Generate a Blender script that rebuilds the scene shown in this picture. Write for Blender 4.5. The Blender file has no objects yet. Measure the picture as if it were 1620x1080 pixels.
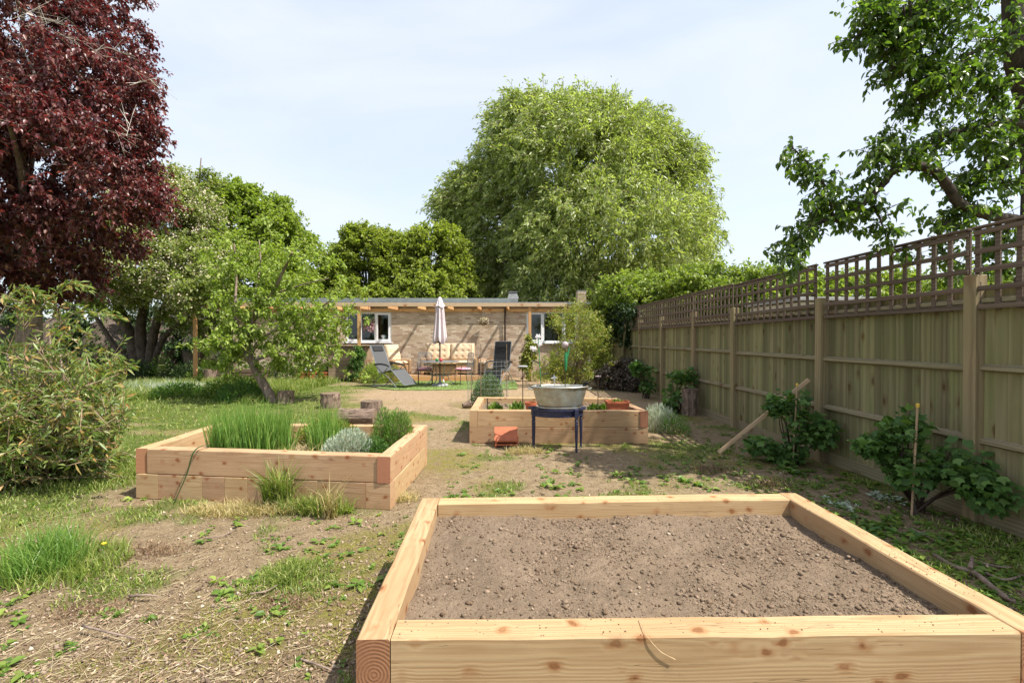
import bpy, math, random
import numpy as np
from mathutils import Vector, Matrix
random.seed(7); np.random.seed(7)
SC = bpy.context.scene
PI = math.pi
R = math.radians

# ------------------------------------------------------------------ camera
cam = bpy.data.cameras.new('camera'); camo = bpy.data.objects.new('camera', cam)
SC.collection.objects.link(camo); SC.camera = camo
cam.sensor_width = 36.0; cam.lens = 16.44; cam.clip_start = 0.05; cam.clip_end = 1500
YAW = math.atan(15/740); PIT = math.atan(6/740)
camo.location = (0, 0, 1.6); camo.rotation_euler = (PI/2 - PIT, 0, -YAW)

# ------------------------------------------------------------------ light
SUN = Vector((0.58, -0.27, 1.0)).normalized()
sl = bpy.data.lights.new('sun', 'SUN'); sl.energy = 4.3; sl.angle = R(0.55); sl.color = (1, .95, .86)
so = bpy.data.objects.new('sun', sl); SC.collection.objects.link(so)
so.rotation_euler = SUN.to_track_quat('Z', 'Y').to_euler()
W = bpy.data.worlds.new('World'); SC.world = W; W.use_nodes = True
wn = W.node_tree.nodes; wl = W.node_tree.links
for n in list(wn): wn.remove(n)
wo = wn.new('ShaderNodeOutputWorld'); bg = wn.new('ShaderNodeBackground')
sky = wn.new('ShaderNodeTexSky'); sky.sky_type = 'NISHITA'; sky.sun_disc = False
sky.sun_elevation = math.asin(SUN.z); sky.sun_rotation = math.atan2(SUN.x, SUN.y)
sky.air_density = 1.0; sky.dust_density = 1.5; sky.ozone_density = 1.0
bg.inputs['Strength'].default_value = 0.15
tc = wn.new('ShaderNodeTexCoord'); mp = wn.new('ShaderNodeMapping'); mp.inputs['Scale'].default_value = (1.0, 1.0, 3.2)
mp.inputs['Rotation'].default_value = (0, .25, .6); mp.inputs['Location'].default_value = (.3, .1, .4)
nz = wn.new('ShaderNodeTexNoise'); nz.inputs['Scale'].default_value = 1.5; nz.inputs['Detail'].default_value = 7; nz.inputs['Roughness'].default_value = .52
nz.inputs['Distortion'].default_value = .5
rp = wn.new('ShaderNodeValToRGB'); rp.color_ramp.elements[0].position = .33; rp.color_ramp.elements[1].position = .66
rp.color_ramp.elements[0].color = (.58, .58, .58, 1); rp.color_ramp.elements[1].color = (.93, .93, .93, 1)
mx = wn.new('ShaderNodeMix'); mx.data_type = 'RGBA'
mx.inputs['B'].default_value = (3.1, 3.3, 3.62, 1)
wl.new(tc.outputs['Generated'], mp.inputs['Vector']); wl.new(mp.outputs[0], nz.inputs['Vector'])
wl.new(nz.outputs['Fac'], rp.inputs['Fac']); wl.new(rp.outputs['Color'], mx.inputs['Factor'])
wl.new(sky.outputs[0], mx.inputs['A']); wl.new(mx.outputs['Result'], bg.inputs['Color']); wl.new(bg.outputs[0], wo.inputs[0])
vs = SC.view_settings; vs.view_transform = 'Standard'; vs.look = 'None'; vs.exposure = 1.0; vs.gamma = 1; vs.use_curve_mapping = False
SC.cycles.max_bounces = 6; SC.cycles.diffuse_bounces = 3; SC.cycles.transparent_max_bounces = 12
SC.cycles.sample_clamp_indirect = 6; SC.cycles.caustics_reflective = False; SC.cycles.caustics_refractive = False
SC.cycles.use_denoising = True

# ------------------------------------------------------------------ helpers
def ray(px, py):
    x = (px-810)/740; z = -(py-540)/740; y = 1.
    c, s = math.cos(PIT), math.sin(PIT); y, z = y*c+z*s, z*c-y*s
    c, s = math.cos(YAW), math.sin(YAW); x, y = x*c+y*s, y*c-x*s
    return x, y, z
def at(px, py, Y):                 # a measured point of the survey: picture bearing at distance Y
    x, y, z = ray(px, py); t = Y/y; return Vector((x*t, Y, 1.6+z*t))
def G(px, py, h=0.):
    x, y, z = ray(px, py); t = (h-1.6)/z; return Vector((x*t, y*t, h))

def mk(name, V, F, mat=None, parent=None, smooth=False, off=None, loc=None, rot=None, link=True):
    V = np.asarray(V, dtype=np.float32).reshape(-1, 3)
    if off is not None: V = V - np.array(off, dtype=np.float32)
    me = bpy.data.meshes.new(name)
    if isinstance(F, np.ndarray):
        n, k = F.shape
        me.vertices.add(len(V)); me.vertices.foreach_set('co', V.ravel())
        me.loops.add(n*k); me.loops.foreach_set('vertex_index', F.astype(np.int32).ravel())
        me.polygons.add(n); me.polygons.foreach_set('loop_start', np.arange(0, n*k, k, dtype=np.int32))
        me.update(calc_edges=True)
    else:
        me.from_pydata([tuple(map(float, v)) for v in V], [], F)
        me.update()
    if smooth: me.polygons.foreach_set('use_smooth', np.ones(len(me.polygons), dtype=bool))
    if mat: me.materials.append(mat)
    o = bpy.data.objects.new(name, me)
    SC.collection.objects.link(o)
    if parent: o.parent = parent
    if loc is not None: o.location = loc
    if rot is not None: o.rotation_euler = rot
    return o
def tag(o, label=None, cat=None, group=None, kind=None):
    if label: o['label'] = label
    if cat: o['category'] = cat
    if group: o['group'] = group
    if kind: o['kind'] = kind
    return o
def T(name, label, cat, loc=(0, 0, 0), rz=0, group=None, kind=None):
    o = bpy.data.objects.new(name, None); o.empty_display_size = .1
    SC.collection.objects.link(o); o.location = loc; o.rotation_euler = (0, 0, rz)
    return tag(o, label, cat, group, kind)
def E(name, parent, loc=(0, 0, 0), rot=(0, 0, 0)):
    o = bpy.data.objects.new(name, None); SC.collection.objects.link(o)
    o.parent = parent; o.location = loc; o.rotation_euler = rot; return o
def inst(src, loc=None, rot=None, parent=None, name=None, scale=None):
    o = src.copy(); SC.collection.objects.link(o)
    if parent is not None: o.parent = parent
    if loc is not None: o.location = loc
    if rot is not None: o.rotation_euler = rot
    if scale is not None: o.scale = scale
    return o
def copy_tree(src, parent=None):
    c = src.copy(); SC.collection.objects.link(c)
    if parent is not None: c.parent = parent
    for ch in list(src.children): copy_tree(ch, c)
    return c

class B:
    def __init__(s): s.v = []; s.f = []
    def add(s, V, F):
        n = len(s.v); s.v += [tuple(v) for v in V]; s.f += [tuple(i+n for i in f) for f in F]; return s
    def box(s, c, d, rot=None, b=0.0):
        x, y, z = d[0]/2, d[1]/2, d[2]/2
        if b <= 0:
            V = [(-x,-y,-z),(x,-y,-z),(x,y,-z),(-x,y,-z),(-x,-y,z),(x,-y,z),(x,y,z),(-x,y,z)]
            F = [(0,3,2,1),(4,5,6,7),(0,1,5,4),(1,2,6,5),(2,3,7,6),(3,0,4,7)]
        else:                      # chamfered box, 24 verts
            V = []; 
            for sx in (-1,1):
                for sy in (-1,1):
                    for sz in (-1,1):
                        V += [(sx*x, sy*(y-b), sz*(z-b)), (sx*(x-b), sy*y, sz*(z-b)), (sx*(x-b), sy*(y-b), sz*z)]
            def I(sx, sy, sz, k): return (((sx>0)*4+(sy>0)*2+(sz>0))*3+k)
            F = []
            for sg in (-1, 1):
                q = [I(sg,-1,-1,0), I(sg,1,-1,0), I(sg,1,1,0), I(sg,-1,1,0)]; F.append(q if sg>0 else q[::-1])
                q = [I(-1,sg,-1,1), I(1,sg,-1,1), I(1,sg,1,1), I(-1,sg,1,1)]; F.append(q[::-1] if sg>0 else q)
                q = [I(-1,-1,sg,2), I(1,-1,sg,2), I(1,1,sg,2), I(-1,1,sg,2)]; F.append(q if sg>0 else q[::-1])
            for a in (-1,1):
                for c2 in (-1,1):
                    F.append([I(a,c2,-1,0), I(a,c2,-1,1), I(a,c2,1,1), I(a,c2,1,0)])
                    F.append([I(a,-1,c2,0), I(a,-1,c2,2), I(a,1,c2,2), I(a,1,c2,0)])
                    F.append([I(-1,a,c2,1), I(-1,a,c2,2), I(1,a,c2,2), I(1,a,c2,1)])
                    for e in (-1,1): F.append([I(a,c2,e,0), I(a,c2,e,1), I(a,c2,e,2)])
        if rot is not None:
            M = rot if isinstance(rot, Matrix) else Matrix.Rotation(rot[2],3,'Z')@Matrix.Rotation(rot[1],3,'Y')@Matrix.Rotation(rot[0],3,'X')
            V = [M@Vector(v) for v in V]
        V = [(v[0]+c[0], v[1]+c[1], v[2]+c[2]) for v in V]
        return s.add(V, F)
    def tube(s, pts, r, n=6, cap=True):
        pts = [Vector(p) for p in pts]
        if not hasattr(r, '__len__'): r = [r]*len(pts)
        V = []; F = []; m = len(pts)
        up = None
        for i, p in enumerate(pts):
            d = (pts[min(i+1, m-1)] - pts[max(i-1, 0)])
            d = d.normalized() if d.length > 1e-9 else Vector((0,0,1))
            if up is None: up = d.orthogonal().normalized()
            up = (up - d*up.dot(d)); up = up.normalized() if up.length > 1e-6 else d.orthogonal().normalized()
            w = d.cross(up)
            for k in range(n):
                a = 2*PI*k/n; V.append(p + (up*math.cos(a) + w*math.sin(a))*r[i])
        for i in range(m-1):
            for k in range(n):
                a, b2 = i*n+k, i*n+(k+1) % n
                F.append((a, b2, b2+n, a+n))
        if cap: F.append(tuple(range(n))[::-1]); F.append(tuple((m-1)*n+k for k in range(n)))
        return s.add(V, F)
    def lathe(s, prof, n=24, c=(0,0,0), sx=1, sy=1, cap=True):
        V = []; F = []
        for (r, z) in prof:
            for k in range(n):
                a = 2*PI*k/n; V.append((c[0]+r*sx*math.cos(a), c[1]+r*sy*math.sin(a), c[2]+z))
        for i in range(len(prof)-1):
            for k in range(n):
                a, b2 = i*n+k, i*n+(k+1) % n
                F.append((a, b2, b2+n, a+n))
        if cap: F.append(tuple(range(n))[::-1]); F.append(tuple((len(prof)-1)*n+k for k in range(n)))
        return s.add(V, F)
    def prism(s, poly, z0, z1):
        n = len(poly); V = [(p[0], p[1], z0) for p in poly] + [(p[0], p[1], z1) for p in poly]
        F = [tuple(range(n))[::-1], tuple(range(n, 2*n))] + [(i, (i+1) % n, (i+1) % n+n, i+n) for i in range(n)]
        return s.add(V, F)
    def build(s, name, mat, parent=None, smooth=False, off=None, **k):
        return mk(name, s.v, s.f, mat, parent, smooth, off, **k)

def smoothpts(pts, n=6):           # catmull-rom
    pts = [Vector(p) for p in pts]; out = []
    P = [pts[0]*2-pts[1]] + pts + [pts[-1]*2-pts[-2]]
    for i in range(1, len(P)-2):
        for k in range(n):
            t = k/n; a, b, c, d = P[i-1], P[i], P[i+1], P[i+2]
            out.append(.5*((2*b)+(c-a)*t+(2*a-5*b+4*c-d)*t*t+(3*b-a-3*c+d)*t**3))
    out.append(pts[-1]); return out

# value noise in numpy
_tab = np.random.RandomState(3).rand(64, 64)
def vn(x, y):
    xi = np.floor(x).astype(int); yi = np.floor(y).astype(int); fx = x-xi; fy = y-yi
    fx = fx*fx*(3-2*fx); fy = fy*fy*(3-2*fy)
    g = lambda a, b: _tab[a % 64, b % 64]
    return (g(xi,yi)*(1-fx)+g(xi+1,yi)*fx)*(1-fy)+(g(xi,yi+1)*(1-fx)+g(xi+1,yi+1)*fx)*fy
def fbm(x, y, o=4):
    x = np.asarray(x, float); y = np.asarray(y, float)
    s = 0; a = .5; t = 0
    for i in range(o): s = s+a*vn(x*2**i+i*17.3, y*2**i+i*9.1); t += a; a *= .5
    return s/t
def ss(a, b, x): 
    t = np.clip((x-a)/(b-a), 0, 1); return t*t*(3-2*t)
def unit(v): return v/np.maximum(np.linalg.norm(v, axis=-1, keepdims=True), 1e-9)
def rnd(n, k=3): return np.random.normal(size=(n, k))

def leaves(P, D, N, L, Wd, fold=.25, droop=0.0, seg=1):
    """leaf blades: P base, D direction, N approx normal; seg 1 -> 2 tris, 2 -> 4 tris (two quads)"""
    n = len(P); D = unit(D); S = unit(np.cross(D, N)); U = unit(np.cross(S, D))
    L = np.broadcast_to(np.asarray(L, float), (n,))[:, None]; Wd = np.broadcast_to(np.asarray(Wd, float), (n,))[:, None]
    down = np.array([0, 0, -1.])
    if seg == 1:
        m = P+D*L*.45+U*Wd*fold
        t = P+D*L+down*L*droop
        V = np.stack([P, m-S*Wd/2, t, m+S*Wd/2], 1).reshape(-1, 3)
        i = (np.arange(n)*4)[:, None]
        F = np.concatenate([i+np.array([[0, 1, 2]]), i+np.array([[0, 2, 3]])], 0)
        return V, F
    a = P+D*L*.3+down*L*droop*.1; b = P+D*L*.68+down*L*droop*.5; t = P+D*L*.97+down*L*droop
    V = np.stack([P, a-S*Wd*.5+U*Wd*fold, a, a+S*Wd*.5+U*Wd*fold, b-S*Wd*.42+U*Wd*fold, b, b+S*Wd*.42+U*Wd*fold, t], 1).reshape(-1, 3)
    i = (np.arange(n)*8)[:, None]
    T3 = np.array([[0,1,2],[0,2,3],[1,4,5],[1,5,2],[2,5,6],[2,6,3],[4,7,5],[5,7,6]])
    F = np.concatenate([i+t3[None] for t3 in T3], 0)
    return V, F
def join(parts):
    V = []; F = []; k = 0
    for v, f in parts: V.append(v); F.append(f+k); k += len(v)
    return np.concatenate(V), np.concatenate(F)
def tubes_np(A, Bp, r0, r1):       # straight 3-sided twigs
    n = len(A); d = unit(Bp-A); ref = np.tile([[0.3, .5, .81]], (n, 1)); u = unit(np.cross(d, ref)); w = np.cross(d, u)
    V = []
    for k in range(3):
        a = 2*PI*k/3; e = u*math.cos(a)+w*math.sin(a)
        V.append(A+e*np.reshape(r0, (-1, 1))); V.append(Bp+e*np.reshape(r1, (-1, 1)))
    V = np.stack(V, 1).reshape(-1, 3); i = (np.arange(n)*6)[:, None]
    F = np.concatenate([i+np.array([[2*k, 2*((k+1) % 3), 2*((k+1) % 3)+1]]) for k in range(3)] + [i+np.array([[2*k, 2*((k+1) % 3)+1, 2*k+1]]) for k in range(3)], 0)
    return V, F

# ------------------------------------------------------------------ materials
def nodes(name):
    m = bpy.data.materials.new(name); m.use_nodes = True; nt = m.node_tree; n = nt.nodes
    p = n['Principled BSDF']; return m, nt, n, nt.links, p
def plain(name, col, rough=.6, metal=0, var=0.12, scale=8., bump=0.0, spec=.4, dirt=None, bscale=40):
    m, nt, n, l, p = nodes(name)
    p.inputs['Roughness'].default_value = rough; p.inputs['Metallic'].default_value = metal
    p.inputs['Specular IOR Level'].default_value = spec
    t = n.new('ShaderNodeTexCoord'); z = n.new('ShaderNodeTexNoise'); z.inputs['Scale'].default_value = scale; z.inputs['Detail'].default_value = 6
    z.inputs['Roughness'].default_value = .65
    l.new(t.outputs['Object'], z.inputs['Vector'])
    r = n.new('ShaderNodeValToRGB'); r.color_ramp.elements[0].position = .3; r.color_ramp.elements[1].position = .7
    d = dirt or tuple(c*(1-var*2) for c in col)
    r.color_ramp.elements[0].color = (*d, 1); r.color_ramp.elements[1].color = (*[min(1, c*(1+var)) for c in col], 1)
    l.new(z.outputs['Fac'], r.inputs['Fac']); l.new(r.outputs['Color'], p.inputs['Base Color'])
    if bump:
        z2 = n.new('ShaderNodeTexNoise'); z2.inputs['Scale'].default_value = bscale; z2.inputs['Detail'].default_value = 5
        l.new(t.outputs['Object'], z2.inputs['Vector'])
        b = n.new('ShaderNodeBump'); b.inputs['Strength'].default_value = bump; b.inputs['Distance'].default_value = .02
        l.new(z2.outputs['Fac'], b.inputs['Height']); l.new(b.outputs[0], p.inputs['Normal'])
    return m
def leafmat(name, cols, trans=.35, rough=.45, spec=.35, tcol=None):
    """cols: list of (pos,(r,g,b)) picked per leaf"""
    m, nt, n, l, p = nodes(name)
    g = n.new('ShaderNodeNewGeometry'); r = n.new('ShaderNodeValToRGB'); r.color_ramp.interpolation = 'LINEAR'
    els = r.color_ramp.elements
    while len(els) < len(cols): els.new(.5)
    for e, (ps, c) in zip(els, cols): e.position = ps; e.color = (*c, 1)
    l.new(g.outputs['Random Per Island'], r.inputs['Fac']); l.new(r.outputs['Color'], p.inputs['Base Color'])
    p.inputs['Roughness'].default_value = rough; p.inputs['Specular IOR Level'].default_value = spec
    tr = n.new('ShaderNodeBsdfTranslucent'); mxs = n.new('ShaderNodeMixShader'); mxs.inputs[0].default_value = trans
    h = n.new('ShaderNodeMix'); h.data_type = 'RGBA'; h.blend_type = 'MULTIPLY'; h.inputs['Factor'].default_value = 1
    h.inputs['B'].default_value = (*(tcol or (1.35, 1.5, .6)), 1); l.new(r.outputs['Color'], h.inputs['A'])
    l.new(h.outputs['Result'], tr.inputs['Color'])
    l.new(p.outputs[0], mxs.inputs[1]); l.new(tr.outputs[0], mxs.inputs[2]); l.new(mxs.outputs[0], n['Material Output'].inputs[0])
    return m
def wood(name, light, dark, knots=True, axis='x', ring=60., rough=.75, weather=None, bump=.25, objvar=.18, kscale=2.6, cont=1.0):
    m, nt, n, l, p = nodes(name); p.inputs['Roughness'].default_value = rough; p.inputs['Specular IOR Level'].default_value = .25
    t = n.new('ShaderNodeTexCoord'); oi = n.new('ShaderNodeObjectInfo')
    def math_(op, a, b=None):
        q = n.new('ShaderNodeMath'); q.operation = op
        for i, v in enumerate((a, b)):
            if v is None: continue
            if hasattr(v, 'node'): l.new(v, q.inputs[i])
            else: q.inputs[i].default_value = v
        return q.outputs[0]
    sep = n.new('ShaderNodeSeparateXYZ'); l.new(t.outputs['Object'], sep.inputs[0])
    rr = oi.outputs['Random']
    SX, SY, SZ = {'x': (0, 1, 2), 'y': (1, 0, 2), 'z': (2, 1, 0)}[axis]
    # distance from a pith line that wanders along the length
    cmb = n.new('ShaderNodeCombineXYZ')
    l.new(math_('ADD', math_('MULTIPLY', sep.outputs[SX], .55), math_('MULTIPLY', rr, 37.)), cmb.inputs[0])
    l.new(sep.outputs[SY], cmb.inputs[1]); l.new(sep.outputs[SZ], cmb.inputs[2])
    wob = n.new('ShaderNodeTexNoise'); wob.inputs['Scale'].default_value = 1.5; wob.inputs['Detail'].default_value = 3; l.new(cmb.outputs[0], wob.inputs['Vector'])
    ws = n.new('ShaderNodeSeparateColor'); l.new(wob.outputs['Color'], ws.inputs[0])
    y = math_('ADD', sep.outputs[SY], math_('MULTIPLY', math_('SUBTRACT', ws.outputs[0], .5), .05))
    z = math_('ADD', sep.outputs[SZ], math_('MULTIPLY', math_('SUBTRACT', ws.outputs[1], .5), .05))
    y = math_('ADD', y, math_('MULTIPLY', math_('SUBTRACT', rr, .5), .10))
    z = math_('ADD', z, math_('MULTIPLY', math_('SUBTRACT', math_('FRACT', math_('MULTIPLY', rr, 7.3)), .8), .12))
    dist = math_('SQRT', math_('ADD', math_('MULTIPLY', y, y), math_('MULTIPLY', z, z)))
    # knots
    vk = n.new('ShaderNodeTexVoronoi'); vk.inputs['Scale'].default_value = kscale; vk.inputs['Randomness'].default_value = 1
    c2 = n.new('ShaderNodeCombineXYZ'); l.new(math_('ADD', sep.outputs[SX], math_('MULTIPLY', rr, 21.)), c2.inputs[0])
    l.new(math_('MULTIPLY', sep.outputs[SY], 1.3), c2.inputs[1]); l.new(math_('MULTIPLY', sep.outputs[SZ], 1.3), c2.inputs[2])
    nk = n.new('ShaderNodeTexNoise'); nk.inputs['Scale'].default_value = 14; l.new(c2.outputs[0], nk.inputs['Vector'])
    vm = n.new('ShaderNodeVectorMath'); vm.operation = 'MULTIPLY_ADD'; l.new(nk.outputs['Color'], vm.inputs[0]); vm.inputs[1].default_value = (.05, .05, .05)
    l.new(c2.outputs[0], vm.inputs[2]); l.new(vm.outputs[0], vk.inputs['Vector'])
    kd = vk.outputs['Distance']
    kn = n.new('ShaderNodeMapRange'); kn.inputs['From Min'].default_value = .10; kn.inputs['From Max'].default_value = .17; kn.inputs['To Min'].default_value = 1; kn.inputs['To Max'].default_value = 0
    l.new(kd, kn.inputs['Value'])
    pull = n.new('ShaderNodeMapRange'); pull.inputs['From Min'].default_value = .0; pull.inputs['From Max'].default_value = .42; pull.inputs['To Min'].default_value = .05/kscale; pull.inputs['To Max'].default_value = 0
    l.new(kd, pull.inputs['Value'])
    if knots: dist = math_('ADD', dist, pull.outputs[0])
    fine = n.new('ShaderNodeTexNoise'); fine.inputs['Scale'].default_value = 1; fine.inputs['Detail'].default_value = 4
    c3 = n.new('ShaderNodeCombineXYZ'); l.new(math_('MULTIPLY', sep.outputs[SX], 3.), c3.inputs[0])
    l.new(math_('MULTIPLY', sep.outputs[SY], 90.), c3.inputs[1]); l.new(math_('MULTIPLY', sep.outputs[SZ], 90.), c3.inputs[2])
    l.new(c3.outputs[0], fine.inputs['Vector'])
    s = math_('ADD', math_('MULTIPLY', math_('SINE', math_('MULTIPLY', dist, ring*6.28)), .33), .5)
    s = math_('ADD', math_('MULTIPLY', s, .6*cont), math_('ADD', math_('MULTIPLY', fine.outputs['Fac'], .42+.25*(1-cont)), .20*(1-cont)))
    cr = n.new('ShaderNodeValToRGB'); cr.color_ramp.elements[0].position = .2; cr.color_ramp.elements[1].position = .62
    cr.color_ramp.elements[0].color = (*dark, 1); cr.color_ramp.elements[1].color = (*light, 1); l.new(s, cr.inputs['Fac'])
    col = cr.outputs['Color']
    def mixc(a, bcol, fac, mode='MIX'):
        q = n.new('ShaderNodeMix'); q.data_type = 'RGBA'; q.blend_type = mode
        if hasattr(fac, 'node'): l.new(fac, q.inputs['Factor'])
        else: q.inputs['Factor'].default_value = fac
        l.new(a, q.inputs['A'])
        if hasattr(bcol, 'node'): l.new(bcol, q.inputs['B'])
        else: q.inputs['B'].default_value = (*bcol, 1)
        return q.outputs['Result']
    big = n.new('ShaderNodeTexNoise'); big.inputs['Scale'].default_value = 3.0; big.inputs['Detail'].default_value = 5; l.new(cmb.outputs[0], big.inputs['Vector'])
    br = n.new('ShaderNodeMapRange'); br.inputs['From Min'].default_value = .42; br.inputs['From Max'].default_value = .68; l.new(big.outputs['Fac'], br.inputs['Value'])
    col = mixc(col, weather or tuple(c*.72 for c in light), math_('MULTIPLY', br.outputs[0], .55))
    if knots:
        ha = n.new('ShaderNodeMapRange'); ha.inputs['From Min'].default_value = .12; ha.inputs['From Max'].default_value = .30; ha.inputs['To Min'].default_value = 1; ha.inputs['To Max'].default_value = 0
        l.new(kd, ha.inputs['Value']); col = mixc(col, (dark[0]*1.0, dark[1]*.72, dark[2]*.6), math_('MULTIPLY', ha.outputs[0], .6))
        kr = math_('ADD', math_('MULTIPLY', math_('SINE', math_('MULTIPLY', kd, 150.)), .25), .6)
        col = mixc(col, (dark[0]*.55, dark[1]*.32, dark[2]*.22), math_('MULTIPLY', kn.outputs[0], kr))
    if cont < 1:                       # drying checks and dirt
        ck = n.new('ShaderNodeTexNoise'); ck.inputs['Scale'].default_value = 1; ck.inputs['Detail'].default_value = 2
        c4 = n.new('ShaderNodeCombineXYZ'); l.new(math_('ADD', math_('MULTIPLY', sep.outputs[SX], 1.6), math_('MULTIPLY', rr, 50.)), c4.inputs[0])
        l.new(math_('MULTIPLY', sep.outputs[SY], 34.), c4.inputs[1]); l.new(math_('MULTIPLY', sep.outputs[SZ], 34.), c4.inputs[2]); l.new(c4.outputs[0], ck.inputs['Vector'])
        cm = n.new('ShaderNodeMapRange'); cm.inputs['From Min'].default_value = .0; cm.inputs['From Max'].default_value = .012; cm.inputs['To Min'].default_value = 1; cm.inputs['To Max'].default_value = 0
        l.new(math_('ABSOLUTE', math_('SUBTRACT', ck.outputs['Fac'], .66)), cm.inputs['Value']); crack = cm.outputs[0]
        col = mixc(col, (.13, .075, .04), math_('MULTIPLY', crack, .6))
        dn = n.new('ShaderNodeTexNoise'); dn.inputs['Scale'].default_value = 7; dn.inputs['Detail'].default_value = 8; dn.inputs['Roughness'].default_value = .75; l.new(cmb.outputs[0], dn.inputs['Vector'])
        dm = n.new('ShaderNodeMapRange'); dm.inputs['From Min'].default_value = .57; dm.inputs['From Max'].default_value = .72; l.new(dn.outputs['Fac'], dm.inputs['Value'])
        col = mixc(col, (.22, .15, .09), math_('MULTIPLY', dm.outputs[0], .55))
        s = math_('SUBTRACT', s, math_('MULTIPLY', crack, .8))
    # per-piece tone
    hv = n.new('ShaderNodeHueSaturation'); l.new(col, hv.inputs['Color'])
    l.new(math_('ADD', math_('MULTIPLY', math_('FRACT', math_('MULTIPLY', rr, 13.7)), objvar*2), 1-objvar), hv.inputs['Value'])
    l.new(math_('ADD', math_('MULTIPLY', math_('FRACT', math_('MULTIPLY', rr, 5.1)), .016), .492), hv.inputs['Hue'])
    l.new(hv.outputs[0], p.inputs['Base Color'])
    b = n.new('ShaderNodeBump'); b.inputs['Strength'].default_value = bump; b.inputs['Distance'].default_value = .006
    l.new(s, b.inputs['Height']); l.new(b.outputs[0], p.inputs['Normal'])
    return m
def randmat(name, cols, rough=.85, spec=.2, scale=0, bump=0, trans=0):
    m, nt, n, l, p = nodes(name); p.inputs['Roughness'].default_value = rough; p.inputs['Specular IOR Level'].default_value = spec
    g = n.new('ShaderNodeNewGeometry'); r = n.new('ShaderNodeValToRGB'); els = r.color_ramp.elements
    while len(els) < len(cols): els.new(.5)
    for e, (ps, c) in zip(els, cols): e.position = ps; e.color = (*c, 1)
    l.new(g.outputs['Random Per Island'], r.inputs['Fac']); out = r.outputs['Color']
    if scale:
        t = n.new('ShaderNodeTexCoord'); z = n.new('ShaderNodeTexNoise'); z.inputs['Scale'].default_value = scale; z.inputs['Detail'].default_value = 6
        l.new(t.outputs['Object'], z.inputs['Vector'])
        rr = n.new('ShaderNodeMapRange'); rr.inputs['From Min'].default_value = .3; rr.inputs['From Max'].default_value = .7; rr.inputs['To Min'].default_value = .72; rr.inputs['To Max'].default_value = 1.15
        l.new(z.outputs['Fac'], rr.inputs['Value'])
        q = n.new('ShaderNodeVectorMath'); q.operation = 'SCALE'; l.new(out, q.inputs[0]); l.new(rr.outputs[0], q.inputs['Scale']); out = q.outputs[0]
        if bump:
            b = n.new('ShaderNodeBump'); b.inputs['Strength'].default_value = bump; b.inputs['Distance'].default_value = .01
            l.new(z.outputs['Fac'], b.inputs['Height']); l.new(b.outputs[0], p.inputs['Normal'])
    l.new(out, p.inputs['Base Color']); return m
def barkmat(name, c0, c1, scale=12, bump=.6, mossy=None):
    m, nt, n, l, p = nodes(name); p.inputs['Roughness'].default_value = .9; p.inputs['Specular IOR Level'].default_value = .15
    t = n.new('ShaderNodeTexCoord'); mp = n.new('ShaderNodeMapping'); mp.inputs['Scale'].default_value = (1, 1, .35); l.new(t.outputs['Object'], mp.inputs[0])
    v = n.new('ShaderNodeTexNoise'); v.inputs['Scale'].default_value = scale; v.inputs['Detail'].default_value = 8; v.inputs['Roughness'].default_value = .7; l.new(mp.outputs[0], v.inputs[0])
    r = n.new('ShaderNodeValToRGB'); r.color_ramp.elements[0].position = .35; r.color_ramp.elements[1].position = .68
    r.color_ramp.elements[0].color = (*c0, 1); r.color_ramp.elements[1].color = (*c1, 1); l.new(v.outputs['Fac'], r.inputs[0])
    l.new(r.outputs[0], p.inputs['Base Color'])
    b = n.new('ShaderNodeBump'); b.inputs['Strength'].default_value = bump; b.inputs['Distance'].default_value = .03; l.new(v.outputs['Fac'], b.inputs['Height']); l.new(b.outputs[0], p.inputs['Normal'])
    return m

M = {}
M['sleeper'] = wood('new softwood sleeper', (.46, .31, .175), (.29, .155, .07), ring=110, weather=(.34, .20, .10), bump=.22, kscale=7.0, cont=.5, objvar=.10)
M['endgrain'] = wood('red cut end grain', (.36, .17, .09), (.20, .085, .045), knots=False, ring=75, bump=.3, objvar=.2)
M['board'] = wood('greened fence board', (.23, .20, .105), (.13, .11, .055), axis='z', ring=26, weather=(.155, .18, .06), bump=.25, objvar=.26, kscale=5.5)
M['fpost'] = wood('fence post wood', (.30, .235, .13), (.19, .14, .078), axis='z', ring=28, weather=(.22, .2, .1), bump=.3, objvar=.1)
M['rail'] = wood('fence rail wood', (.27, .225, .14), (.17, .135, .08), axis='y', ring=30, weather=(.25, .23, .13), objvar=.1)
M['trellis'] = wood('brown trellis slat', axis='y', light=(.155, .115, .085), dark=(.085, .062, .05), ring=30, weather=(.13, .085, .065), objvar=.15, knots=False)
M['pergola'] = wood('orange pergola timber', (.62, .36, .16), (.42, .21, .08), ring=35, objvar=.1, weather=(.5, .3, .14))
M['fascia'] = wood('pale fascia board', (.56, .41, .27), (.40, .27, .16), ring=25, objvar=.05, weather=(.45, .33, .22))
M['deck'] = wood('deck board', (.55, .36, .2), (.40, .24, .12), axis='y', ring=35, objvar=.15)
M['plank'] = wood('raw plank', (.5, .36, .22), (.34, .22, .12), ring=40)
M['bluepaint'] = plain('navy paint', (.010, .014, .048), .45, var=.25, scale=20, dirt=(.035, .035, .06), bump=.15)
M['zinc'] = plain('galvanised zinc', (.46, .50, .50), .42, metal=.75, var=.18, scale=7, dirt=(.33, .27, .18), spec=.5, bump=.25, bscale=6)
M['terra'] = plain('terracotta', (.40, .115, .05), .75, var=.12, scale=9, bump=.15)
M['white'] = plain('white window plastic', (.8, .8, .8), .35, var=.03)
M['cane'] = plain('rattan weave', (.40, .25, .13), .7, var=.3, scale=60, bump=.8, bscale=120)
M['cushion'] = plain('beige cushion cloth', (.60, .45, .30), .9, var=.06, bump=.1)
M['greymetal'] = plain('grey tube metal', (.26, .27, .28), .4, metal=.5, var=.1)
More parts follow.
